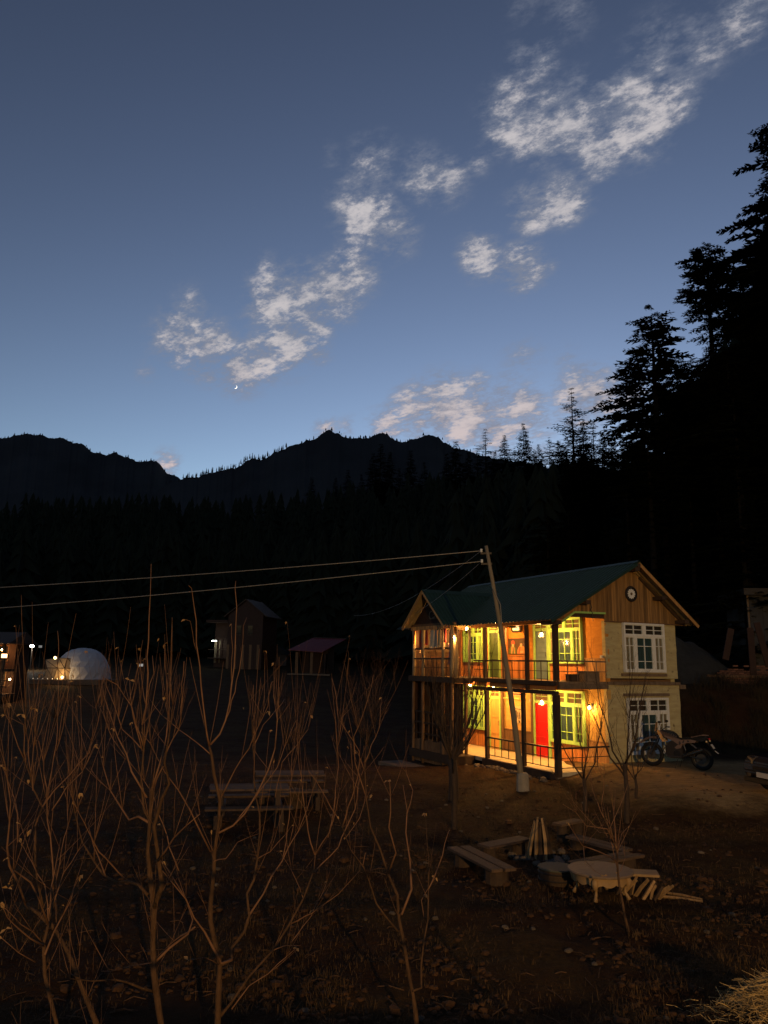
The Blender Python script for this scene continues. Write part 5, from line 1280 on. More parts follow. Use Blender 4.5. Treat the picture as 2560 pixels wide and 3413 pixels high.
# ------------------------------------------------------------------ motorcycle
def motorcycle(P, rz, label):
    e = empty('motorcycle', P, rz, label, 'motorcycle'); WB = 1.50; RW_, FW = .335, .365; rx, fx = WB/2, -WB/2     # front to -x
    def wheel(x, r_, nm):
        mb = MB(); mb.torus((x, 0, r_), r_-.055, .055, 'y', 36, 10, 1.0); w_ = mb.build(nm, M['black'], e, smooth=True); tag(w_)
        mb = MB(); mb.torus((x, 0, r_), r_-.105, .018, 'y', 32, 6, 1.6); mb.build('rim', M['steel'], w_, smooth=True)
        mb = MB(); mb.lathe([(.0, -.08), (.045, -.08), (.05, -.03), (.04, 0), (.05, .03), (.045, .08), (0, .08)], 12, (x, 0, r_), 'y'); mb.build('hub', M['iron'], w_)
        mb = MB()
        for k in range(18):
            a = 6.283*k/18; s_ = 1 if k % 2 else -1
            mb.tube([(x+.04*math.cos(a+.5), s_*.05, r_+.04*math.sin(a+.5)), (x+(r_-.11)*math.cos(a), 0, r_+(r_-.11)*math.sin(a))], .004, 3)
        mb.build('spokes', M['steel'], w_)
        mb = MB(); mb.lathe([(.06, .065), (.15, .065), (.15, .07), (.06, .07)], 20, (x, -.14, r_), 'y'); mb.build('brake_disc', M['steel'], w_)
    wheel(fx, FW, 'front_wheel'); wheel(rx, RW_, 'rear_wheel')
    top = Vector((fx+.30, 0, 1.02)); ax = Vector((fx, 0, FW))
    for s_ in (-1, 1):
        o = Vector((0, s_*.095, 0)); mb = MB(); mb.tube([ax+o, ax.lerp(top, .45)+o, ax.lerp(top, .46)+o, top+o], [.03, .03, .022, .022], 8); mb.build('fork_leg', M['blackg'], e)
    # high mud guard
    mb = MB(); n = 9
    for i in range(n):
        t = i/(n-1); x = fx-.36+.56*t; z = .80+.10*math.sin(t*2.2)-.10*(1-t)**2; wd = .055+.05*math.sin(t*2.6)
        mb.v += [(x, -wd, z-.03), (x, 0, z+.015), (x, wd, z-.03), (x, wd, z-.045), (x, 0, z), (x, -wd, z-.045)]
    for i in range(n-1):
        for k in range(6): a = i*6+k; b = i*6+(k+1) % 6; mb.f.append((a, b, b+6, a+6)); mb.mi.append(0)
    mb.build('front_mudguard', M['bikepanel'], e)
    def slab(nm, poly, hw, mt, bev=.012, taper=.0):
        mb = MB(); nn = len(poly); cx = sum(p[0] for p in poly)/nn; cz = sum(p[1] for p in poly)/nn
        mb.prism(poly, -hw, hw, lambda a, b, d: (a, d, b)); return mb.build(nm, mt, e, bevel=bev)
    slab('fuel_tank', [(-.42,.98),(-.40,1.08),(-.25,1.13),(-.02,1.06),(.10,.92),(.06,.84),(-.25,.86)], .13, M['tanktex'], .035)
    for s_ in (-1, 1):
        mb = MB(); mb.prism([(-.50,1.06),(-.40,1.10),(-.30,.92),(-.02,.80),(.14,.70),(.40,.78),(.62,.80),(.66,.86),(.50,.89),(.20,.86),(.02,.93),(-.12,.97),(-.22,.98),(-.34,.98)], .135, .15, lambda a, b, d: (a, s_*d, b)); pn = mb.build('side_panel', M['bikepanel'], e, bevel=.004)
        mb = MB(); mb.prism([(.10,.70),(.24,.72),(.20,.62),(.06,.58),(.0,.62)], .137, .149, lambda a, b, d: (a, s_*d, b)); mb.build('lower_panel', M['bikepanel'], e)
        for q, poly in enumerate(([(.14,.70),(.20,.74),(.18,.82),(.14,.80)], [(.24,.76),(.28,.77),(.31,.85),(.27,.85)], [(.40,.80),(.45,.81),(.43,.86),(.39,.86)])):
            mb = MB(); mb.prism(poly, .1505, .153, lambda a, b, d: (a, s_*d, b)); mb.build('panel_mark', M['tanktex'], pn)
        for q in range(5):      # slanted pale strokes of the tank lettering
            x = -.26+.075*q; mb = MB(); mb.prism([(x, 1.0-.018*q), (x+.022, 1.0-.018*q), (x+.052, 1.055-.02*q), (x+.03, 1.055-.02*q)], .1515, .154, lambda a, b, d: (a, s_*(d-.02), b)); mb.build('tank_mark', M['bikepanel'], e)
        mb = MB(); mb.prism([(-.52,1.08),(-.46,1.12),(-.36,.96),(-.28,.78),(-.36,.76),(-.44,.90)], .14, .165, lambda a, b, d: (a, s_*d, b)); mb.build('tank_shroud', mat('orange_shroud', (.55,.30,.10), .4, .1, 8), e, bevel=.005)
    slab('seat', [(.02,.93),(.12,.90),(.42,.93),(.74,.99),(.86,1.03),(.84,.97),(.60,.88),(.12,.83)], .12, M['black'], .025)
    slab('tail', [(.55,.88),(.92,1.00),(1.0,.97),(.86,.86),(.62,.82)], .085, M['blackg'], .012)
    mb = MB(); mb.tube([(.50,-.11,.95),(.80,-.12,1.03),(.96,-.08,1.03),(.98,0,1.03),(.96,.08,1.03),(.80,.12,1.03),(.50,.11,.95)], .012, 6); mb.build('grab_rail', M['bikepanel'], e)
    # rear guard, plate, lights
    mb = MB(); mb.bar((.86,0,.90), (1.14,0,.60), .14, .02); mb.build('rear_mudguard', M['blackg'], e)
    mb = MB(); mb.bar((1.05,0,.78), (1.13,0,.66), .16, .012, up=(1,0,1)); mb.build('number_plate', M['plate'], e)
    mb = MB(); mb.bar((1.12,0,.62), (1.24,0,.52), .05, .012, up=(1,0,1)); mb.build('guard_tip', M['plate'], e)
    mb = MB(); mb.ball((1.0,0,.93), .04, 8, 6, .7); mb.build('tail_light', mat('tail_lens', (.4,.02,.02), .2), e, smooth=True)
    for x, z in ((.96, .86), (-.42, .94)):
        for s_ in (-1, 1): mb = MB(); mb.ball((x, s_*.17, z), .03, 8, 6); mb.build('indicator', mat('indicator_lens', (.6,.45,.25), .2), e, smooth=True)
    # headlamp, screen, bars, mirrors
    mb = MB(); mb.lathe([(0, -.07), (.085, -.06), (.09, -.02), (.06, .08), (0, .09)], 16, (fx+.22, 0, 1.02), 'x'); mb.build('headlamp', M['chrome'], e, smooth=True)
    mb = MB(); mb.hexa([(-.60,-.11,1.06),(-.58,-.11,1.06),(-.58,.11,1.06),(-.60,.11,1.06),(-.56,-.06,1.34),(-.55,-.06,1.34),(-.55,.06,1.34),(-.56,.06,1.34)]); mb.build('screen', mat('amber_screen', (.45,.24,.08), .3), e)
    mb = MB(); mb.tube([(-.30,-.40,1.18),(-.36,-.24,1.19),(-.42,-.08,1.10),(-.42,.08,1.10),(-.36,.24,1.19),(-.30,.40,1.18)], .013, 7); mb.build('handlebar', M['iron'], e)
    for s_ in (-1, 1):
        mb = MB(); mb.tube([(-.30,s_*.40,1.18),(-.325,s_*.30,1.185)], .02, 8); mb.build('grip', M['black'], e)
        mb = MB(); mb.tube([(-.35,s_*.27,1.19),(-.36,s_*.32,1.32)], .007, 5); m_ = mb.build('mirror', M['iron'], e); mb = MB(); mb.ball((-.36,s_*.34,1.36), .055, 8, 6, .7); mb.build('mirror_head', M['black'], m_, smooth=True)
    # engine, frame, exhaust
    slab('engine', [(-.28,.38),(-.30,.58),(-.16,.80),(.08,.80),(.22,.62),(.24,.40),(.05,.30),(-.18,.30)], .13, M['iron'], .02)
    for k in range(5): mb = MB(); mb.box(-.24, .02, -.12, .12, .60+.035*k, .612+.035*k); mb.build('cooling_fin', M['steel'], e)
    mb = MB(); mb.lathe([(0,-.15),(.10,-.15),(.11,-.10),(.11,.10),(.10,.15),(0,.15)], 16, (.06,0,.44), 'y'); mb.build('crankcase', M['blackg'], e)
    mb = MB(); mb.tube([(-.36,0,1.02),(-.32,0,.72),(-.26,0,.36),(.20,0,.30),(.28,0,.55),(.20,0,.82),(-.30,0,.95)], .024, 7); mb.build('frame', M['blackg'], e)
    for s_ in (-1, 1): mb = MB(); mb.tube([(.22,s_*.09,.44),(rx,s_*.11,RW_)], .024, 7); mb.build('swing_arm', M['blackg'], e)
    mb = MB(); mb.tube([(-.26,-.06,.66),(-.36,-.12,.52),(-.22,-.15,.34),(.25,-.17,.36)], .02, 7); mb.build('exhaust_pipe', M['steel'], e)
    mb = MB(); mb.tube([(.22,-.18,.37),(.50,-.19,.48),(.86,-.19,.62)], [.03,.05,.052], 10); mb.build('silencer', M['blackg'], e)
    mb = MB(); mb.tube([(.16,.10,.34),(.0,.26,.012)], .012, 6); mb.build('side_stand', M['iron'], e)
    mb = MB(); mb.tube([(.10,-.14,.34),(.02,-.26,.01)], .012, 6); mb.build('stand_prop', M['iron'], e)
    mb = MB(); mb.tube([(.62,0,.62),(.36,0,.82)], .035, 8); mb.build('shock_absorber', M['steel'], e)
    return e
zm = lambda x, y: (2120+x/5.53, 2400+y/5.53)
bf = ground_hit(*zm(310, 845), 18, 40); br = ground_hit(*zm(1230, 930), 18, 40); bc = (bf+br)/2; bd = br-bf
BIKE = motorcycle((bc.x, bc.y, min(ground(bf.x, bf.y), ground(br.x, br.y))), math.atan2(bd.y, bd.x), 'adventure motorcycle with pale side panels parked beside the gable wall')
BS = bd.length/1.50; BIKE.scale = (BS, BS, BS); BIKE.rotation_euler = (0, math.atan2(-(ground(br.x, br.y)-ground(bf.x, bf.y)), bd.length)*.5, math.atan2(bd.y, bd.x))
mb = MB(); q = br+Vector((-.8, 1.3, 0)); mb.box(-.07, .07, -.05, .05, 0, .1); 
# ------------------------------------------------------------------ car at the drive's edge
def car(P, rz, label):
    e = empty('parked_car', P, rz, label, 'car')          # front to -x
    prof = [(-1.95,.32),(-2.02,.50),(-1.98,.72),(-1.80,.86),(-1.05,.98),(-.35,1.42),(.75,1.48),(1.45,1.30),(1.92,1.02),(2.0,.80),(1.98,.40),(1.85,.28)]
    mb = MB(); n = len(prof); ws = [.74,.80,.83,.80,.78,.62,.62,.64,.76,.80,.80,.76]
    for s_ in (-1, 1): mb.v += [(x, s_*w_, z) for (x, z), w_ in zip(prof, ws)]
    mb.f += [tuple(range(n))[::-1], tuple(range(n, 2*n))]+[(i, (i+1) % n, (i+1) % n+n, i+n) for i in range(n)]; mb.mi = [0]*len(mb.f)
    mb.build('body', M['carpaint'], e, bevel=.04)
    def quad(nm, pts, mt, th_=.012):
        a = [Vector(p) for p in pts]; nrm_ = (a[1]-a[0]).cross(a[2]-a[0]).normalized()*th_; mb = MB(); mb.hexa([*a, *[p+nrm_ for p in a]]); return mb.build(nm, mt, e)
    quad('windscreen', [(-1.0,.66,1.03),(-1.0,-.66,1.03),(-.40,-.56,1.41),(-.40,.56,1.41)], M['carglass'])
    for s_ in (-1, 1):
        quad('side_window', [(-.85,s_*.775,1.04),(1.25,s_*.765,1.06),(.75,s_*.655,1.40),(-.32,s_*.655,1.38)], M['carglass'], .012*s_)
        mb = MB(); mb.hexa([(-1.99,s_*.50,.66),(-1.86,s_*.83,.70),(-1.60,s_*.83,.76),(-1.80,s_*.50,.80),(-1.96,s_*.50,.80),(-1.84,s_*.82,.84),(-1.58,s_*.81,.88),(-1.76,s_*.50,.87)]); mb.build('headlight', M['chrome'], e, bevel=.01)
        mb = MB(); mb.lathe([(0,-.03),(.05,-.03),(.055,.02),(0,.03)], 10, (-2.0,s_*.6,.42), 'x'); mb.build('fog_lamp', M['chrome'], e)
        mb = MB(); mb.ball((-.72,s_*.93,1.06), .11, 10, 7, .75); mb.build('mirror', M['carpaint'], e, smooth=True)
        for x in (-1.30, 1.28):
            mb = MB(); mb.torus((x, s_*.74, .31), .225, .085, 'y', 28, 8); w_ = mb.build('wheel', M['black'], e, smooth=True)
            mb = MB(); mb.lathe([(0,-.03),(.17,-.03),(.18,.03),(0,.05)], 16, (x, s_*.78, .31), 'y'); mb.build('rim', M['steel'], w_)
    mb = MB(); mb.box(-2.05,-1.98,-.42,.42,.56,.66); mb.build('grille', M['blackg'], e, bevel=.01)
    mb = MB(); mb.box(-2.07,-2.03,-.26,.26,.40,.52); mb.build('number_plate', M['plate'], e)
    mb = MB(); mb.box(-2.04,-1.9,-.78,.78,.24,.36); mb.build('bumper_lip', M['black'], e, bevel=.02); return e
cp = ground_hit(2556, 2655, 12, 30)
car((cp.x+2.0, cp.y+.55, ground(cp.x+1.2, cp.y+.3)), R(14), 'dark car with its nose at the edge of the dirt drive')
# ------------------------------------------------------------------ photographer's terrace and the street lamp behind it
tz = 1.80
e = empty('terrace', (0, -2.2, 0), 0, 'raised concrete terrace with slim railing facing the orchard', 'terrace')
mb = MB(); mb.box(-9, 12, -3.0, 2.45, -.4, tz); mb.build('slab', M['concrete'], e)
for k in range(15):
    mb = MB(); mb.box(-8.9+1.49*k, -8.86+1.49*k, 2.36, 2.40, tz+.001, tz+.98); mb.build('railing_post', M['iron'], e)
for z_ in (.5, .98):
    mb = MB(); mb.box(-9, 12, 2.362, 2.398, tz+z_+.001, tz+z_+.035); mb.build('railing_bar', M['iron'], e)
lx, ly, lz = SLAMP
e = empty('street_lamp', (lx, ly, 0), 0, 'tall street lamp on the lane behind the terrace', 'lamp')
mb = MB(); mb.tube([(0, 0, -.2), (0, 0, lz-.2), (0, .25, lz+.12), (0, .6, lz+.12)], [.07, .05, .04, .035], 10); mb.build('pole', M['steel'], e, smooth=True)
mb = MB(); mb.box(-.16, .16, .45, 1.0, lz+.06, lz+.16); mb.build('housing', M['greywall'], e, bevel=.02)
mb = MB(); mb.lathe([(0, -.05), (.10, -.04), (.12, .0), (0, .01)], 14, (0, .75, lz+.05)); mb.build('lens', emit('street_lens', (1, .72, .36), 6), e, smooth=True)
sl = bpy.data.lights.new('light', 'SPOT'); sl.energy = PW['street']; sl.color = STREETC; sl.shadow_soft_size = .10; sl.spot_size = R(76); sl.spot_blend = 1.0
so_ = link('light', sl, e); so_.location = (0, .75, lz-.10); so_.rotation_euler = (Vector((8.5, 22, 1.5))-Vector((lx, ly+.75, lz))).to_track_quat('-Z', 'Y').to_euler()

# ------------------------------------------------------------------ far buildings
def bpart(e, nm, mt, x0, x1, y0, y1, z0, z1, par=None):
    mb = MB(); mb.box(x0, x1, y0, y1, z0, z1); return mb.build(nm, M[mt] if isinstance(mt, str) else mt, par or e)
zt = lambda x, y: (x/3.95, 2100+y/3.95)
zl = lambda x, y: (660+x/3.19, 1980+y/3.19)
# dome tent on a deck
dp = ground_hit(*zt(980, 700), 40, 120); sD = dp.y/2533.6
DR = 365/3.95*sD; DHt = 400/3.95*sD
e = empty('dome_tent', (dp.x, dp.y+DR*.6, dp.z+.35), 0, 'white geodesic dome tent with clear triangular front window', 'tent')
nu, nv = 22, 8; mb = MB(); vs = [(0, 0, DHt)]
for j in range(1, nv+1):
    t = math.pi/2*j/nv
    for k in range(nu):
        a = 6.283*k/nu+(.14 if j % 2 else 0); q = 1+.012*rnd.uniform(-1, 1); vs.append((DR*math.sin(t)**.9*math.cos(a)*q, DR*math.sin(t)**.9*math.sin(a)*q, DHt*math.cos(t)*q))
fs = [(0, 1+k, 1+(k+1) % nu) for k in range(nu)]
for j in range(nv-1):
    for k in range(nu):
        a = 1+j*nu+k; b = 1+j*nu+(k+1) % nu; c, d = a+nu, b+nu
        fs += [(a, c, b), (b, c, d)]
mb.add(vs, fs); mb.build('canvas', M['canvas'], e)
# projecting faceted front, faces camera-left
fw = DR*.50; cx0 = -DR*.42; fy = -DR*1.03
F_ = [(cx0-fw*1.15, fy*.80, 0), (cx0-fw*.30, fy, 0), (cx0+fw*.55, fy, 0), (cx0+fw*1.2, fy*.82, 0), (cx0-fw*1.0, fy*.80, DHt*.34), (cx0-.1*fw, fy, DHt*.34), (cx0+fw*.4, fy, DHt*.34), (cx0+fw*1.12, fy*.80, DHt*.32), (cx0-fw*1.32, fy*.62, DHt*.60), (cx0-.25*fw, fy*.80, DHt*.66), (cx0+fw*.35, fy*.80, DHt*.65), (cx0+fw*.9, fy*.66, DHt*.6)]
tri = [(0,1,4),(1,5,4),(1,2,5),(2,6,5),(2,3,6),(3,7,6),(4,5,8),(5,9,8),(5,6,9),(6,10,9),(6,7,10),(7,11,10)]
for t_ in tri:
    mb = MB(); a = [Vector(F_[i]) for i in t_]; c = sum(a, Vector())/3; a = [c+(p-c)*.96 for p in a]; nrm_ = (a[1]-a[0]).cross(a[2]-a[0]).normalized()*.03
    mb.add([*a, *[p+nrm_ for p in a]], [(0,1,2),(5,4,3),(0,1,4,3),(1,2,5,4),(2,0,3,5)]); mb.build('window_panel', M['dome_clear'], e)
ed = set()
for t_ in tri:
    for i in range(3): ed.add(tuple(sorted((t_[i], t_[(i+1) % 3]))))
for a, b in sorted(ed):
    mb = MB(); mb.tube([F_[a], F_[b]], .045, 5); mb.build('strut', M['iron'], e)
bpart(e, 'deck', 'greywood', -DR*1.25, DR*1.1, -DR*1.35, DR*.9, -.42, -.02)
for x in (-DR*1.1, -DR*.3, DR*.4, DR*1.0): bpart(e, 'deck_leg', 'concrete', x-.2, x+.2, -DR*1.3, -DR*1.3+.3, -1.0, -.421)
for nm, x, y, z, pw in (('dome floor lamp', cx0+fw*.45, fy-.45, .18, PW['dome']), ('dome porch lamp', cx0-.2*fw, fy*.95-.5, DHt*.66, PW['dome']*.5)):
    P = Vector((dp.x+x, dp.y+DR*.6+y, dp.z+.35+z)); q = empty('tent_lamp', P, 0, 'small warm '+nm.replace('dome ', '')+' lit at the front of the dome tent', 'lamp')
    mb = MB(); mb.ball((0, 0, 0), .13, 10, 7); mb.build('globe', emit('dome_globe', (1, .66, .28), 1.5), q, smooth=True); mb = MB(); mb.tube([(0, 0, -.35 if z < .5 else .1), (0, 0, -.1)], .04, 6); mb.build('stem', M['iron'], q); lamp('light', (0, -.2, .05), pw, (1, .62, .25), q, .12)
for k in range(6):
    x = -DR*1.15+k*.42; P = (dp.x+x, dp.y+DR*.6-DR*1.32, dp.z+.40); q = empty('deck_light', P, 0, 'tiny light along the front edge of the tent deck', 'lamp', 'deck edge lights of the tent')
    mb = MB(); mb.ball((0, 0, 0), .05, 8, 6); mb.build('bulb', emit('deck_bulb', (1, .85, .6), .10), q, smooth=True); mb = MB(); mb.tube([(0, 0, -.12), (0, 0, -.04)], .03, 6); mb.build('stem', M['iron'], q)

# lit lodge at the frame's edge
lp = ground_hit(20, 2345, 30, 120); s_ = lp.y/2533.6
e = empty('lodge', (lp.x-4.6, lp.y+1.5, lp.z), 0, 'dark wooden lodge with lit porch and balcony beyond the meadow', 'house')
LWd = 4.2; zz = [0, 30*s_, 62*s_, 110*s_, 148*s_, 190*s_]
bpart(e, 'wall', 'housewood', -4, LWd, 0, 2.2, -.5, zz[5]); 
for z_ in (zz[1], zz[3]): bpart(e, 'balcony_floor', 'dark', -4.2, LWd+.4, -1.7, -.01, z_-.2, z_)
for x in (0.4, 1.6, 2.8, 4.1): bpart(e, 'post', 'midwood', x-.09, x+.09, -1.68, -1.5, -.5, zz[5])
for z_ in (zz[1], zz[3]):
    for dz_ in (.45, .9): bpart(e, 'rail', 'dark', -4.2, LWd+.4, -1.73, -1.68, z_+dz_, z_+dz_+.06)
mb = MB(); mb.hexa([(-4.6,-2.3,zz[5]), (LWd+.5,-2.3,zz[5]), (LWd+.5,2.6,zz[5]), (-4.6,2.6,zz[5]), (-4.6,.3,zz[5]+.9), (LWd+.4,.3,zz[5]+.9), (LWd+.4,.6,zz[5]+.9), (-4.6,.6,zz[5]+.9)]); mb.build('roof', M['dark'], e)
for x in (1.0, 3.2):
    for z_ in (zz[1]+.5, zz[3]+.5): q = bpart(e, 'window', 'midwood', x-.5, x+.5, -.06, -.005, z_, z_+1.2); bpart(e, 'pane', 'carglass', x-.42, x+.42, -.07, -.061, z_+.08, z_+1.1, par=q)
for x, z_, pw, c in ((3.6, zz[4]+.5, PW['lodge'], (1,.45,.15)), (3.0, zz[1]+1.3, PW['lodge'], (1,.52,.18)), (1.6, .75, PW['lodge']*.8, (1,.62,.25)), (4.4, zz[1]+1.0, PW['lodge']*.5, (1,.6,.3))):
    q = empty('porch_bulb', (lp.x-4.6+x, lp.y+1.5-.9, lp.z+z_), 0, 'orange bulb burning on the lodge porch', 'lamp', 'bulbs of the lodge')
    mb = MB(); mb.ball((0, 0, 0), .07, 8, 6); mb.build('bulb', emit('lodge_bulb', c, 20), q, smooth=True); mb = MB(); mb.tube([(0, 0, .05), (0, 0, .35)], .02, 5); mb.build('cord', M['iron'], q); lamp('light', (0, 0, -.12), pw, c, q, .08)
# flood lamps on poles above the lodge
for k, (x, y, Y, st_, pw, lb) in enumerate(((107, 2152, 84, 1.2, PW['flood'], 'bright white flood lamp on a pole above the lodge'), (135, 2155, 88, .03, 0, 'small dim lamp on a pole beside the flood lamp'), (15, 2186, 54, 2, 0, 'orange lamp shining on the lodge roof edge'), (471, 2217, 80, .07, 0, 'lone small white lamp in the dark meadow'))):
    P = atY(x, y, Y); gz = ground(P.x, P.y); q = empty('flood_lamp', (P.x, P.y, gz), 0, lb, 'lamp')
    mb = MB(); mb.tube([(0, .1, -.2), (0, .1, P.z-gz)], .05, 6); mb.build('pole', M['iron'], q)
    mb = MB(); mb.box(-.22, .22, -.02, .15, P.z-gz-.16, P.z-gz+.16); mb.build('housing', M['iron'], q)
    mb = MB(); mb.box(-.19, .19, -.05, -.021, P.z-gz-.13, P.z-gz+.13); mb.build('lens', emit('flood_lens_%d' % k, (1, .95, .85) if k != 2 else (1, .5, .2), st_), q)
    if pw: lamp('light', (0, -.25, P.z-gz), pw, (1, .92, .78), q, .15)
# tall dark house with a tube light
hp = ground_hit(*zl(480, 800), 40, 130); s_ = hp.y/2533.6
e = empty('tall_house', hp, R(-12), 'tall narrow unlit timber house with steep gable beyond the meadow', 'house')
hw = 195/3.19*s_; hh = 560/3.19*s_
bpart(e, 'wall', 'housewood', -hw, hw, 0, hw*2.2, -.6, hh)
mb = MB(); mb.prism([(-hw, hh), (hw, hh), (0, hh+150/3.19*s_)], 0, hw*2.2, lambda a, b, d: (a, d, b)); mb.build('gable', M['housewood'], e)
for sg in (-1, 1):
    mb = MB(); mb.bar((0, hw*1.1, hh+165/3.19*s_), (sg*(hw+45/3.19*s_), hw*1.1, hh-20/3.19*s_), hw*2.4, .12, up=(0, 0, 1)); mb.build('roof_slope', M['dark'], e)
n = 14
for k in range(n): bpart(e, 'board', 'midwood' if k % 3 == 0 else 'housewood', -hw+2*hw*k/n+.01, -hw+2*hw*(k+1)/n-.01, -.04, -.005, 0, hh*.45)
for x in (-.35, .3): q = bpart(e, 'window', 'dark', hw*x-.35, hw*x+.35, -.05, -.004, hh*.62, hh*.82); bpart(e, 'pane', 'carglass', hw*x-.28, hw*x+.28, -.06, -.051, hh*.64, hh*.80, par=q)
bx0 = -hw-220/3.19*s_; bpart(e, 'balcony', 'dark', bx0, -hw-.01, .2, 1.6, 105/3.19*s_, 115/3.19*s_); bpart(e, 'annex_wall', 'housewood', bx0+.2, -hw-.01, 1.62, hw*2, -.6, hh*.86); bpart(e, 'annex_roof', 'housewood', bx0-.3, -hw-.02, -.1, hw*2, hh*.86+.001, hh*.86+.3)
bpart(e, 'balcony_rail', 'greywood', bx0, -hw-.01, .2, .26, 195/3.19*s_, 200/3.19*s_)
for k in range(3): bpart(e, 'balcony_post', 'pole', bx0+.4+k*.16+(.3 if k == 2 else 0), bx0+.48+k*.16+(.3 if k == 2 else 0), 1.2, 1.3, 60/3.19*s_, 300/3.19*s_)
q = empty('tube_light', e.matrix_basis @ Vector((bx0+.6, .5, 290/3.19*s_)), R(-12), 'white tube light lit on the balcony of the tall house', 'lamp')
mb = MB(); mb.tube([(-.3, 0, 0), (.3, 0, 0)], .04, 8); mb.build('tube', emit('tube_glow', (.95, 1, .9), 5), q); mb = MB(); mb.box(-.34, .34, .04, .09, -.03, .05); mb.build('fitting', M['white'], q); lamp('light', (0, -.15, -.1), PW['tube'], (.95, 1, .85), q, .1)
# hut with red tin roof
rp = ground_hit(*zl(1040, 850), 30, 110); s_ = rp.y/2533.6; g3 = 3.19
e = empty('red_roofed_hut', rp, 0, 'small open hut with red tin roof at the meadow edge', 'hut')
def lc(x, y, d=0): return Vector(((x-1040)/g3*s_, d, (850-y)/g3*s_))
A_, B2, C2_, D2 = lc(955, 610, -.5), lc(1310, 628, -.5), lc(1545, 478, 3.2), lc(1185, 470, 3.2)
for k in range(6):
    t0, t1 = k/6, (k+1)/6-.006; mb = MB(); pts = [A_.lerp(B2, t0), A_.lerp(B2, t1), D2.lerp(C2_, t1), D2.lerp(C2_, t0)]; mb.hexa([*pts, *[p+Vector((0, 0, .06)) for p in pts]]); mb.build('roof_sheet', M['redroof'], e)
mb = MB(); mb.bar(D2+Vector((0, 0, .08)), C2_+Vector((0, 0, .08)), .2, .06); mb.build('ridge_cap', M['greywall'], e)
for x in (1045, 1200): mb = MB(); p0 = lc(x, 850, 0); p1 = lc(x, 625, 0); mb.bar(p0+Vector((0, 0, -.4)), p1, .38, .3); mb.build('pillar', M['midwood'], e)
p0, p1 = lc(1080, 850, 2.2), lc(1420, 560, 2.2); bpart(e, 'rear_wall', 'housewood', p0.x, p1.x, 2.2, 2.4, -.5, p1.z); bpart(e, 'side_wall', 'housewood', lc(1330, 0).x, lc(1330, 0).x+.15, .1, 2.2, -.5, lc(0, 640).z)
bpart(e, 'floor', 'stone', lc(960, 0).x, lc(1400, 0).x, -1.0, 2.2, -.4, .05)
# low dark shed between
sp_ = ground_hit(*zl(820, 760), 40, 130); s_ = sp_.y/2533.6; e = empty('low_shed', sp_, 0, 'low dark shed between tall house and red roofed hut', 'shed')
wq = 115/g3*s_; hq = 110/g3*s_; bpart(e, 'wall', 'greywall', -wq, wq, 0, 3, -.5, hq)
mb = MB(); mb.prism([(-wq-.3, hq), (wq+.3, hq), (wq*.3, hq+85/g3*s_), (-wq*.6, hq+90/g3*s_)], -.3, 3.3, lambda a, b, d: (a, d, b)); mb.build('roof', M['mount'], e)

# ------------------------------------------------------------------ right: gravel heap, timber, grey shed, dry bank
zk = lambda x, y: (2200+x/3.686, 1900+y/3.686)
gpnt = Vector((14.6, 38.5, ground(14.6, 38.5)))
mb = MB(); nx_, ny_ = 30, 18; vs = []
for j in range(ny_+1):
    for i in range(nx_+1):
        a, b = i/nx_*2-1, j/ny_*2-1; h = max(0, 1-(a*a+b*b)**.75); vs.append((gpnt.x+a*3.4, gpnt.y+b*2.4, ground(gpnt.x+a*3.4, gpnt.y+b*2.4)-.06+h*2.1*(1+.25*mn.noise(Vector((a*3, b*3, 2))))+.06*mn.noise(Vector((a*14, b*14, 1)))))
mb.add(vs, [(j*(nx_+1)+i, j*(nx_+1)+i+1, (j+1)*(nx_+1)+i+1, (j+1)*(nx_+1)+i) for j in range(ny_) for i in range(nx_)])
tag(mb.build('gravel_heap', M['gravel'], smooth=True, fix=False), 'heap of grey gravel on the bank behind the house', 'gravel', kind='stuff')
wl = atY(2500, 2185, 36.5); gz = ground(wl.x, wl.y)
e = empty('brick_wall_stub', (wl.x-1.4, wl.y, gz), R(-6), 'unfinished brown brick wall with beam on the bank', 'wall')
BRM = mat('brown_brick', (.16,.075,.045), .9, .3, 8, .3, 30, objvar=.4)
bm_ = MB(); bm_.box(-.115, .115, -.05, .05, -.035, .035); brick = bm_.mesh('brick', BRM)
for j in range(13):
    for i in range(14):
        if j > 9 and (i < 2 or rnd.random() < .35): continue
        o = link('brick', brick, e); o.location = (-.1+.245*i+(.12 if j % 2 else 0), 0, .04+.083*j-.2)
bpart(e, 'beam', 'midwood', -.7, 3.4, -.14, -.052, .30, .42)
for k, (x, y, h, a, lb) in enumerate(((2437, 2095, 1.5, .25, 'short board leaning over the brick wall'), (2500, 2092, 2.3, 0, 'upright board standing against the grey shed'), (2522, 2075, 2.4, -.2, 'tilted board leaning against the grey shed'))):
    t_ = atY(x, y, 36.3); mb = MB(); mb.box(-.15, .15, -.03, .03, -h, 0); o = mb.build('timber_board', M['housewood'], bevel=.006); o.location = t_; o.rotation_euler = (0, a, 0); tag(o, lb, 'board')
gp_ = atY(2530, 2100, 41); e = empty('grey_shed', (gp_.x, gp_.y, ground(gp_.x, gp_.y)), R(-8), 'grey walled shed half hidden at the forest edge', 'shed')
zt_ = atY(2530, 1985, 41).z-ground(gp_.x, gp_.y); x0 = atY(2500, 2050, 41).x-gp_.x
bpart(e, 'wall', 'greywall', x0, x0+6, 0, 4, -.6, zt_); bpart(e, 'roof', 'iron', x0-.35, x0+6.4, -.5, 4.4, zt_+.001, zt_+.35); bpart(e, 'corner_post', 'greywood', x0-.10, x0-.01, -.06, .04, -.4, zt_)
for k in range(9): bpart(e, 'panel', 'greywall', x0+.02+.65*k, x0+.64+.65*k, -.03, -.002, .1, zt_-.05)

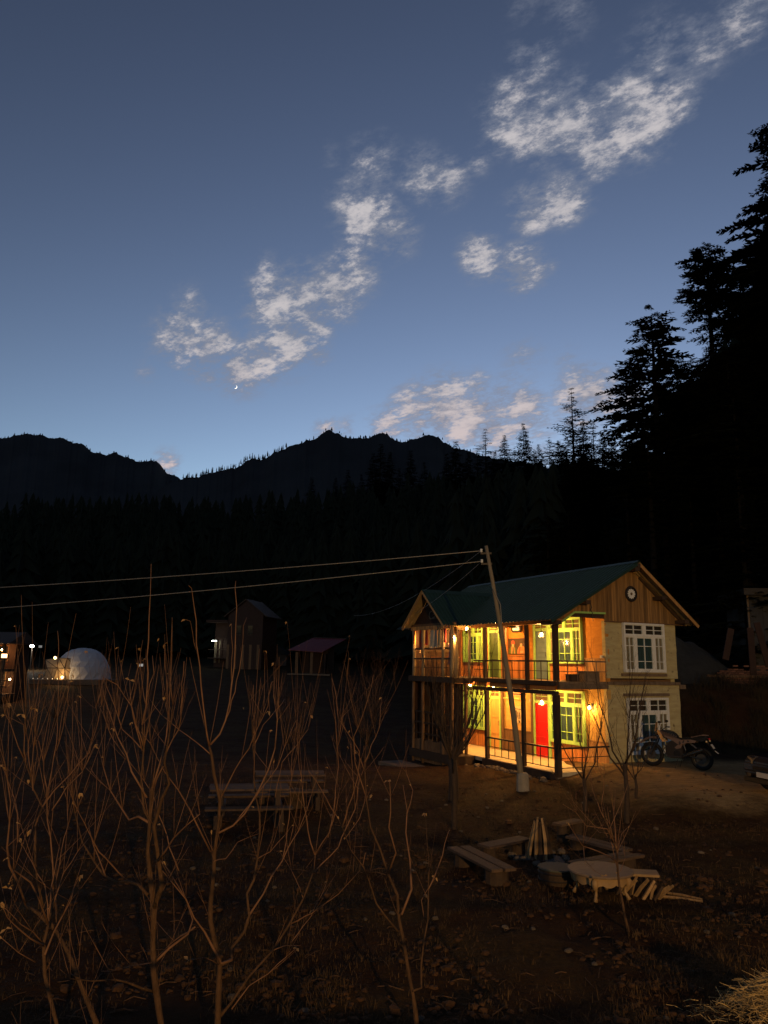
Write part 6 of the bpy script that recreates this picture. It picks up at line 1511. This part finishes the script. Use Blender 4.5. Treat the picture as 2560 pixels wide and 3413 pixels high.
# ------------------------------------------------------------------ ground litter
def stuff_blades(name, mt, pts, label, lo, hi, lean, wd, rg):
    mb = MB()
    for x, y in pts:
        z = ground(x, y)-.01; h = rg.uniform(lo, hi); a = rg.uniform(0, 6.283); l_ = rg.uniform(.1, lean)*h; ca, sa = math.cos(a), math.sin(a); w_ = wd*rg.uniform(.6, 1.3)
        mb.v += [(x-sa*w_, y+ca*w_, z), (x+sa*w_, y-ca*w_, z), (x+ca*l_*.4+sa*w_*.6, y+sa*l_*.4-ca*w_*.6, z+h*.6), (x+ca*l_*.4-sa*w_*.6, y+sa*l_*.4+ca*w_*.6, z+h*.6), (x+ca*l_, y+sa*l_, z+h*(1-.3*lean*rg.random()))]
        o = len(mb.v)-5; mb.f += [(o, o+1, o+2, o+3), (o+3, o+2, o+4)]; mb.mi += [0, 0]
    return tag(mb.build(name, mt, fix=False), label, 'grass', kind='stuff')
rg = random.Random(77); pts = []
while len(pts) < 26000:
    y = 6.5+rg.random()**1.6*24; x = rg.uniform(-.62, .62)*y
    if mn.noise(Vector((x*.55, y*.55, 5)))+.35*mn.noise(Vector((x*2.2, y*2.2, 9))) < rg.uniform(-.25, .35): continue
    if x > 5.5 and 18.6 < y < 26.5 and rg.random() < .96: continue
    q = Vector((x-HX, y-HY, 0)); u_, v_ = q.dot(UV), q.dot(VVv)
    if -.2 < u_ < 9 and v_ > -DV-.2: continue
    pts.append((x, y))
stuff_blades('dry_grass', M['drygrass'], pts, 'thin dry grass on the orchard floor', .03, .11, 1.2, .004, rg)
pts = []
while len(pts) < 9000:
    x = rg.uniform(9.3, 21); y = rg.uniform(28, 37)
    if y < 28.5+.35*rg.random()+max(0, 11-x)*1.0: continue
    if mn.noise(Vector((x*1.1, y*1.1, 2))) < rg.uniform(-.1, .45): continue
    pts.append((x, y))
stuff_blades('tall_dry_grass', M['bankgrass'], pts, 'tall dry grass on the bank behind the drive', .12, .85, 1.6, .008, rg)
# stones
smesh = []
for k in range(5):
    r5 = random.Random(k); mb = MB(); mb.ball((0, 0, .2), 1, 9, 6, .6, .2, r5); smesh.append(mb.mesh('stone', M['stone'], smooth=False))
cnt = 0
while cnt < 70:
    y = rg.uniform(8, 23); x = rg.uniform(-.25, .5)*y
    q = Vector((x-HX, y-HY, 0))
    if -.4 < q.dot(UV) < 9 and q.dot(VVv) > -DV-.3: continue
    o = link('loose_stone', smesh[cnt % 5]); s_ = rg.uniform(.018, .06); o.scale = (s_, s_*rg.uniform(.7, 1.1), s_); o.location = (x, y, ground(x, y)); o.rotation_euler = (0, 0, rg.uniform(0, 6)); tag(o, 'small pale stone lying loose on the orchard soil', 'stone', 'loose stones on the orchard soil'); cnt += 1
for k in range(46):     # rubble along the porch edge
    u_ = rg.uniform(-.1, 4.4); P = HW(u_, -DV-rg.uniform(.16, .55), 0); o = link('rubble_stone', smesh[k % 5]); s_ = rg.uniform(.05, .13); o.scale = (s_, s_*.8, s_); o.location = (P.x, P.y, ground(P.x, P.y)-.01); o.rotation_euler = (0, 0, rg.uniform(0, 6)); tag(o, 'rubble stone along the lit edge of the porch', 'stone', 'rubble stones along the porch edge')
# twigs on the soil
tw = MB()
for k in range(420):
    y = 7.5+rg.random()**1.4*15; x = rg.uniform(-.45, .5)*y; a = rg.uniform(0, 3.14); L = rg.uniform(.08, .35); z = ground(x, y)+.01; d = Vector((math.cos(a), math.sin(a), 0))*L/2; p = Vector((x, y, z))
    tw.tube([p-d, p+Vector((rg.uniform(-.02, .02), rg.uniform(-.02, .02), rg.uniform(.005, .03))), p+d], rg.uniform(.003, .007), 4)
tag(tw.build('fallen_twigs', M['bark'], fix=False), 'fallen twigs scattered over the soil', 'twigs', kind='stuff')
# straw pile
c = ground_hit(2540, 3395, 4, 20); st_ = MB(); rg = random.Random(8)
for k in range(2600):
    r_ = abs(rg.gauss(0, .28)); a = rg.uniform(0, 6.283); x, y = c.x+.15+r_*math.cos(a)*1.1, c.y+r_*math.sin(a); hgt = max(0, .34*math.exp(-(r_/.45)**2))
    z = ground(x, y)+hgt*rg.uniform(.3, 1.05)+.01; L = rg.uniform(.06, .22); yaw = rg.uniform(0, 6.283); pit = rg.uniform(-.35, .5); d = Vector((math.cos(yaw)*math.cos(pit), math.sin(yaw)*math.cos(pit), math.sin(pit))); p = Vector((x, y, z)); q = p+d*L*.5; d2 = (d+Vector((rg.uniform(-.8, .8), rg.uniform(-.8, .8), rg.uniform(-.7, .2)))).normalized()
    st_.tube([p, q, q+d2*L*.5], [.0022, .0026, .002] if k > 60 else [.004, .005, .0035], 3, cap=False)
tag(st_.build('straw_pile', M['straw'], fix=False), 'lit pile of loose straw and dry stalks on the soil', 'straw', kind='stuff')

# clods and tufts that break the soil
cl = MB(); rg = random.Random(21); k = 0
while k < 2600:
    y = 7.8+rg.random()**1.5*15; x = rg.uniform(-.40, .52)*y
    if mn.noise(Vector((x*.8, y*.8, 11))) < rg.uniform(-.2, .3): continue
    q = Vector((x-HX, y-HY, 0))
    if -.4 < q.dot(UV) < 9 and q.dot(VVv) > -DV-.2: continue
    if x > 6 and y > 18.6 and rg.random() < .7: continue
    cl.ball((x, y, ground(x, y)), rg.uniform(.012, .05)*(1 if rg.random() < .93 else 1.8), 6, 4, .65, .3, rg); k += 1
tag(cl.build('soil_clods', M['clod'], fix=False), 'crumbled clods of earth strewn over the orchard floor', 'soil', kind='stuff')
pts = []
while len(pts) < 9000:
    y = 7.8+rg.random()**1.5*16; x = rg.uniform(-.42, .5)*y
    if mn.noise(Vector((x*.45, y*.45, 31))) < .05: continue
    if x > 5.5 and y > 18.4: continue
    q = Vector((x-HX, y-HY, 0))
    if -.4 < q.dot(UV) < 9 and q.dot(VVv) > -DV-.3: continue
    for _ in range(rg.randint(8, 16)): pts.append((x+rg.gauss(0, .05), y+rg.gauss(0, .05)))
stuff_blades('grass_tufts', M['drygrass'], pts, 'matted tufts of withered grass in patches on the soil', .05, .17, 1.7, .003, rg)
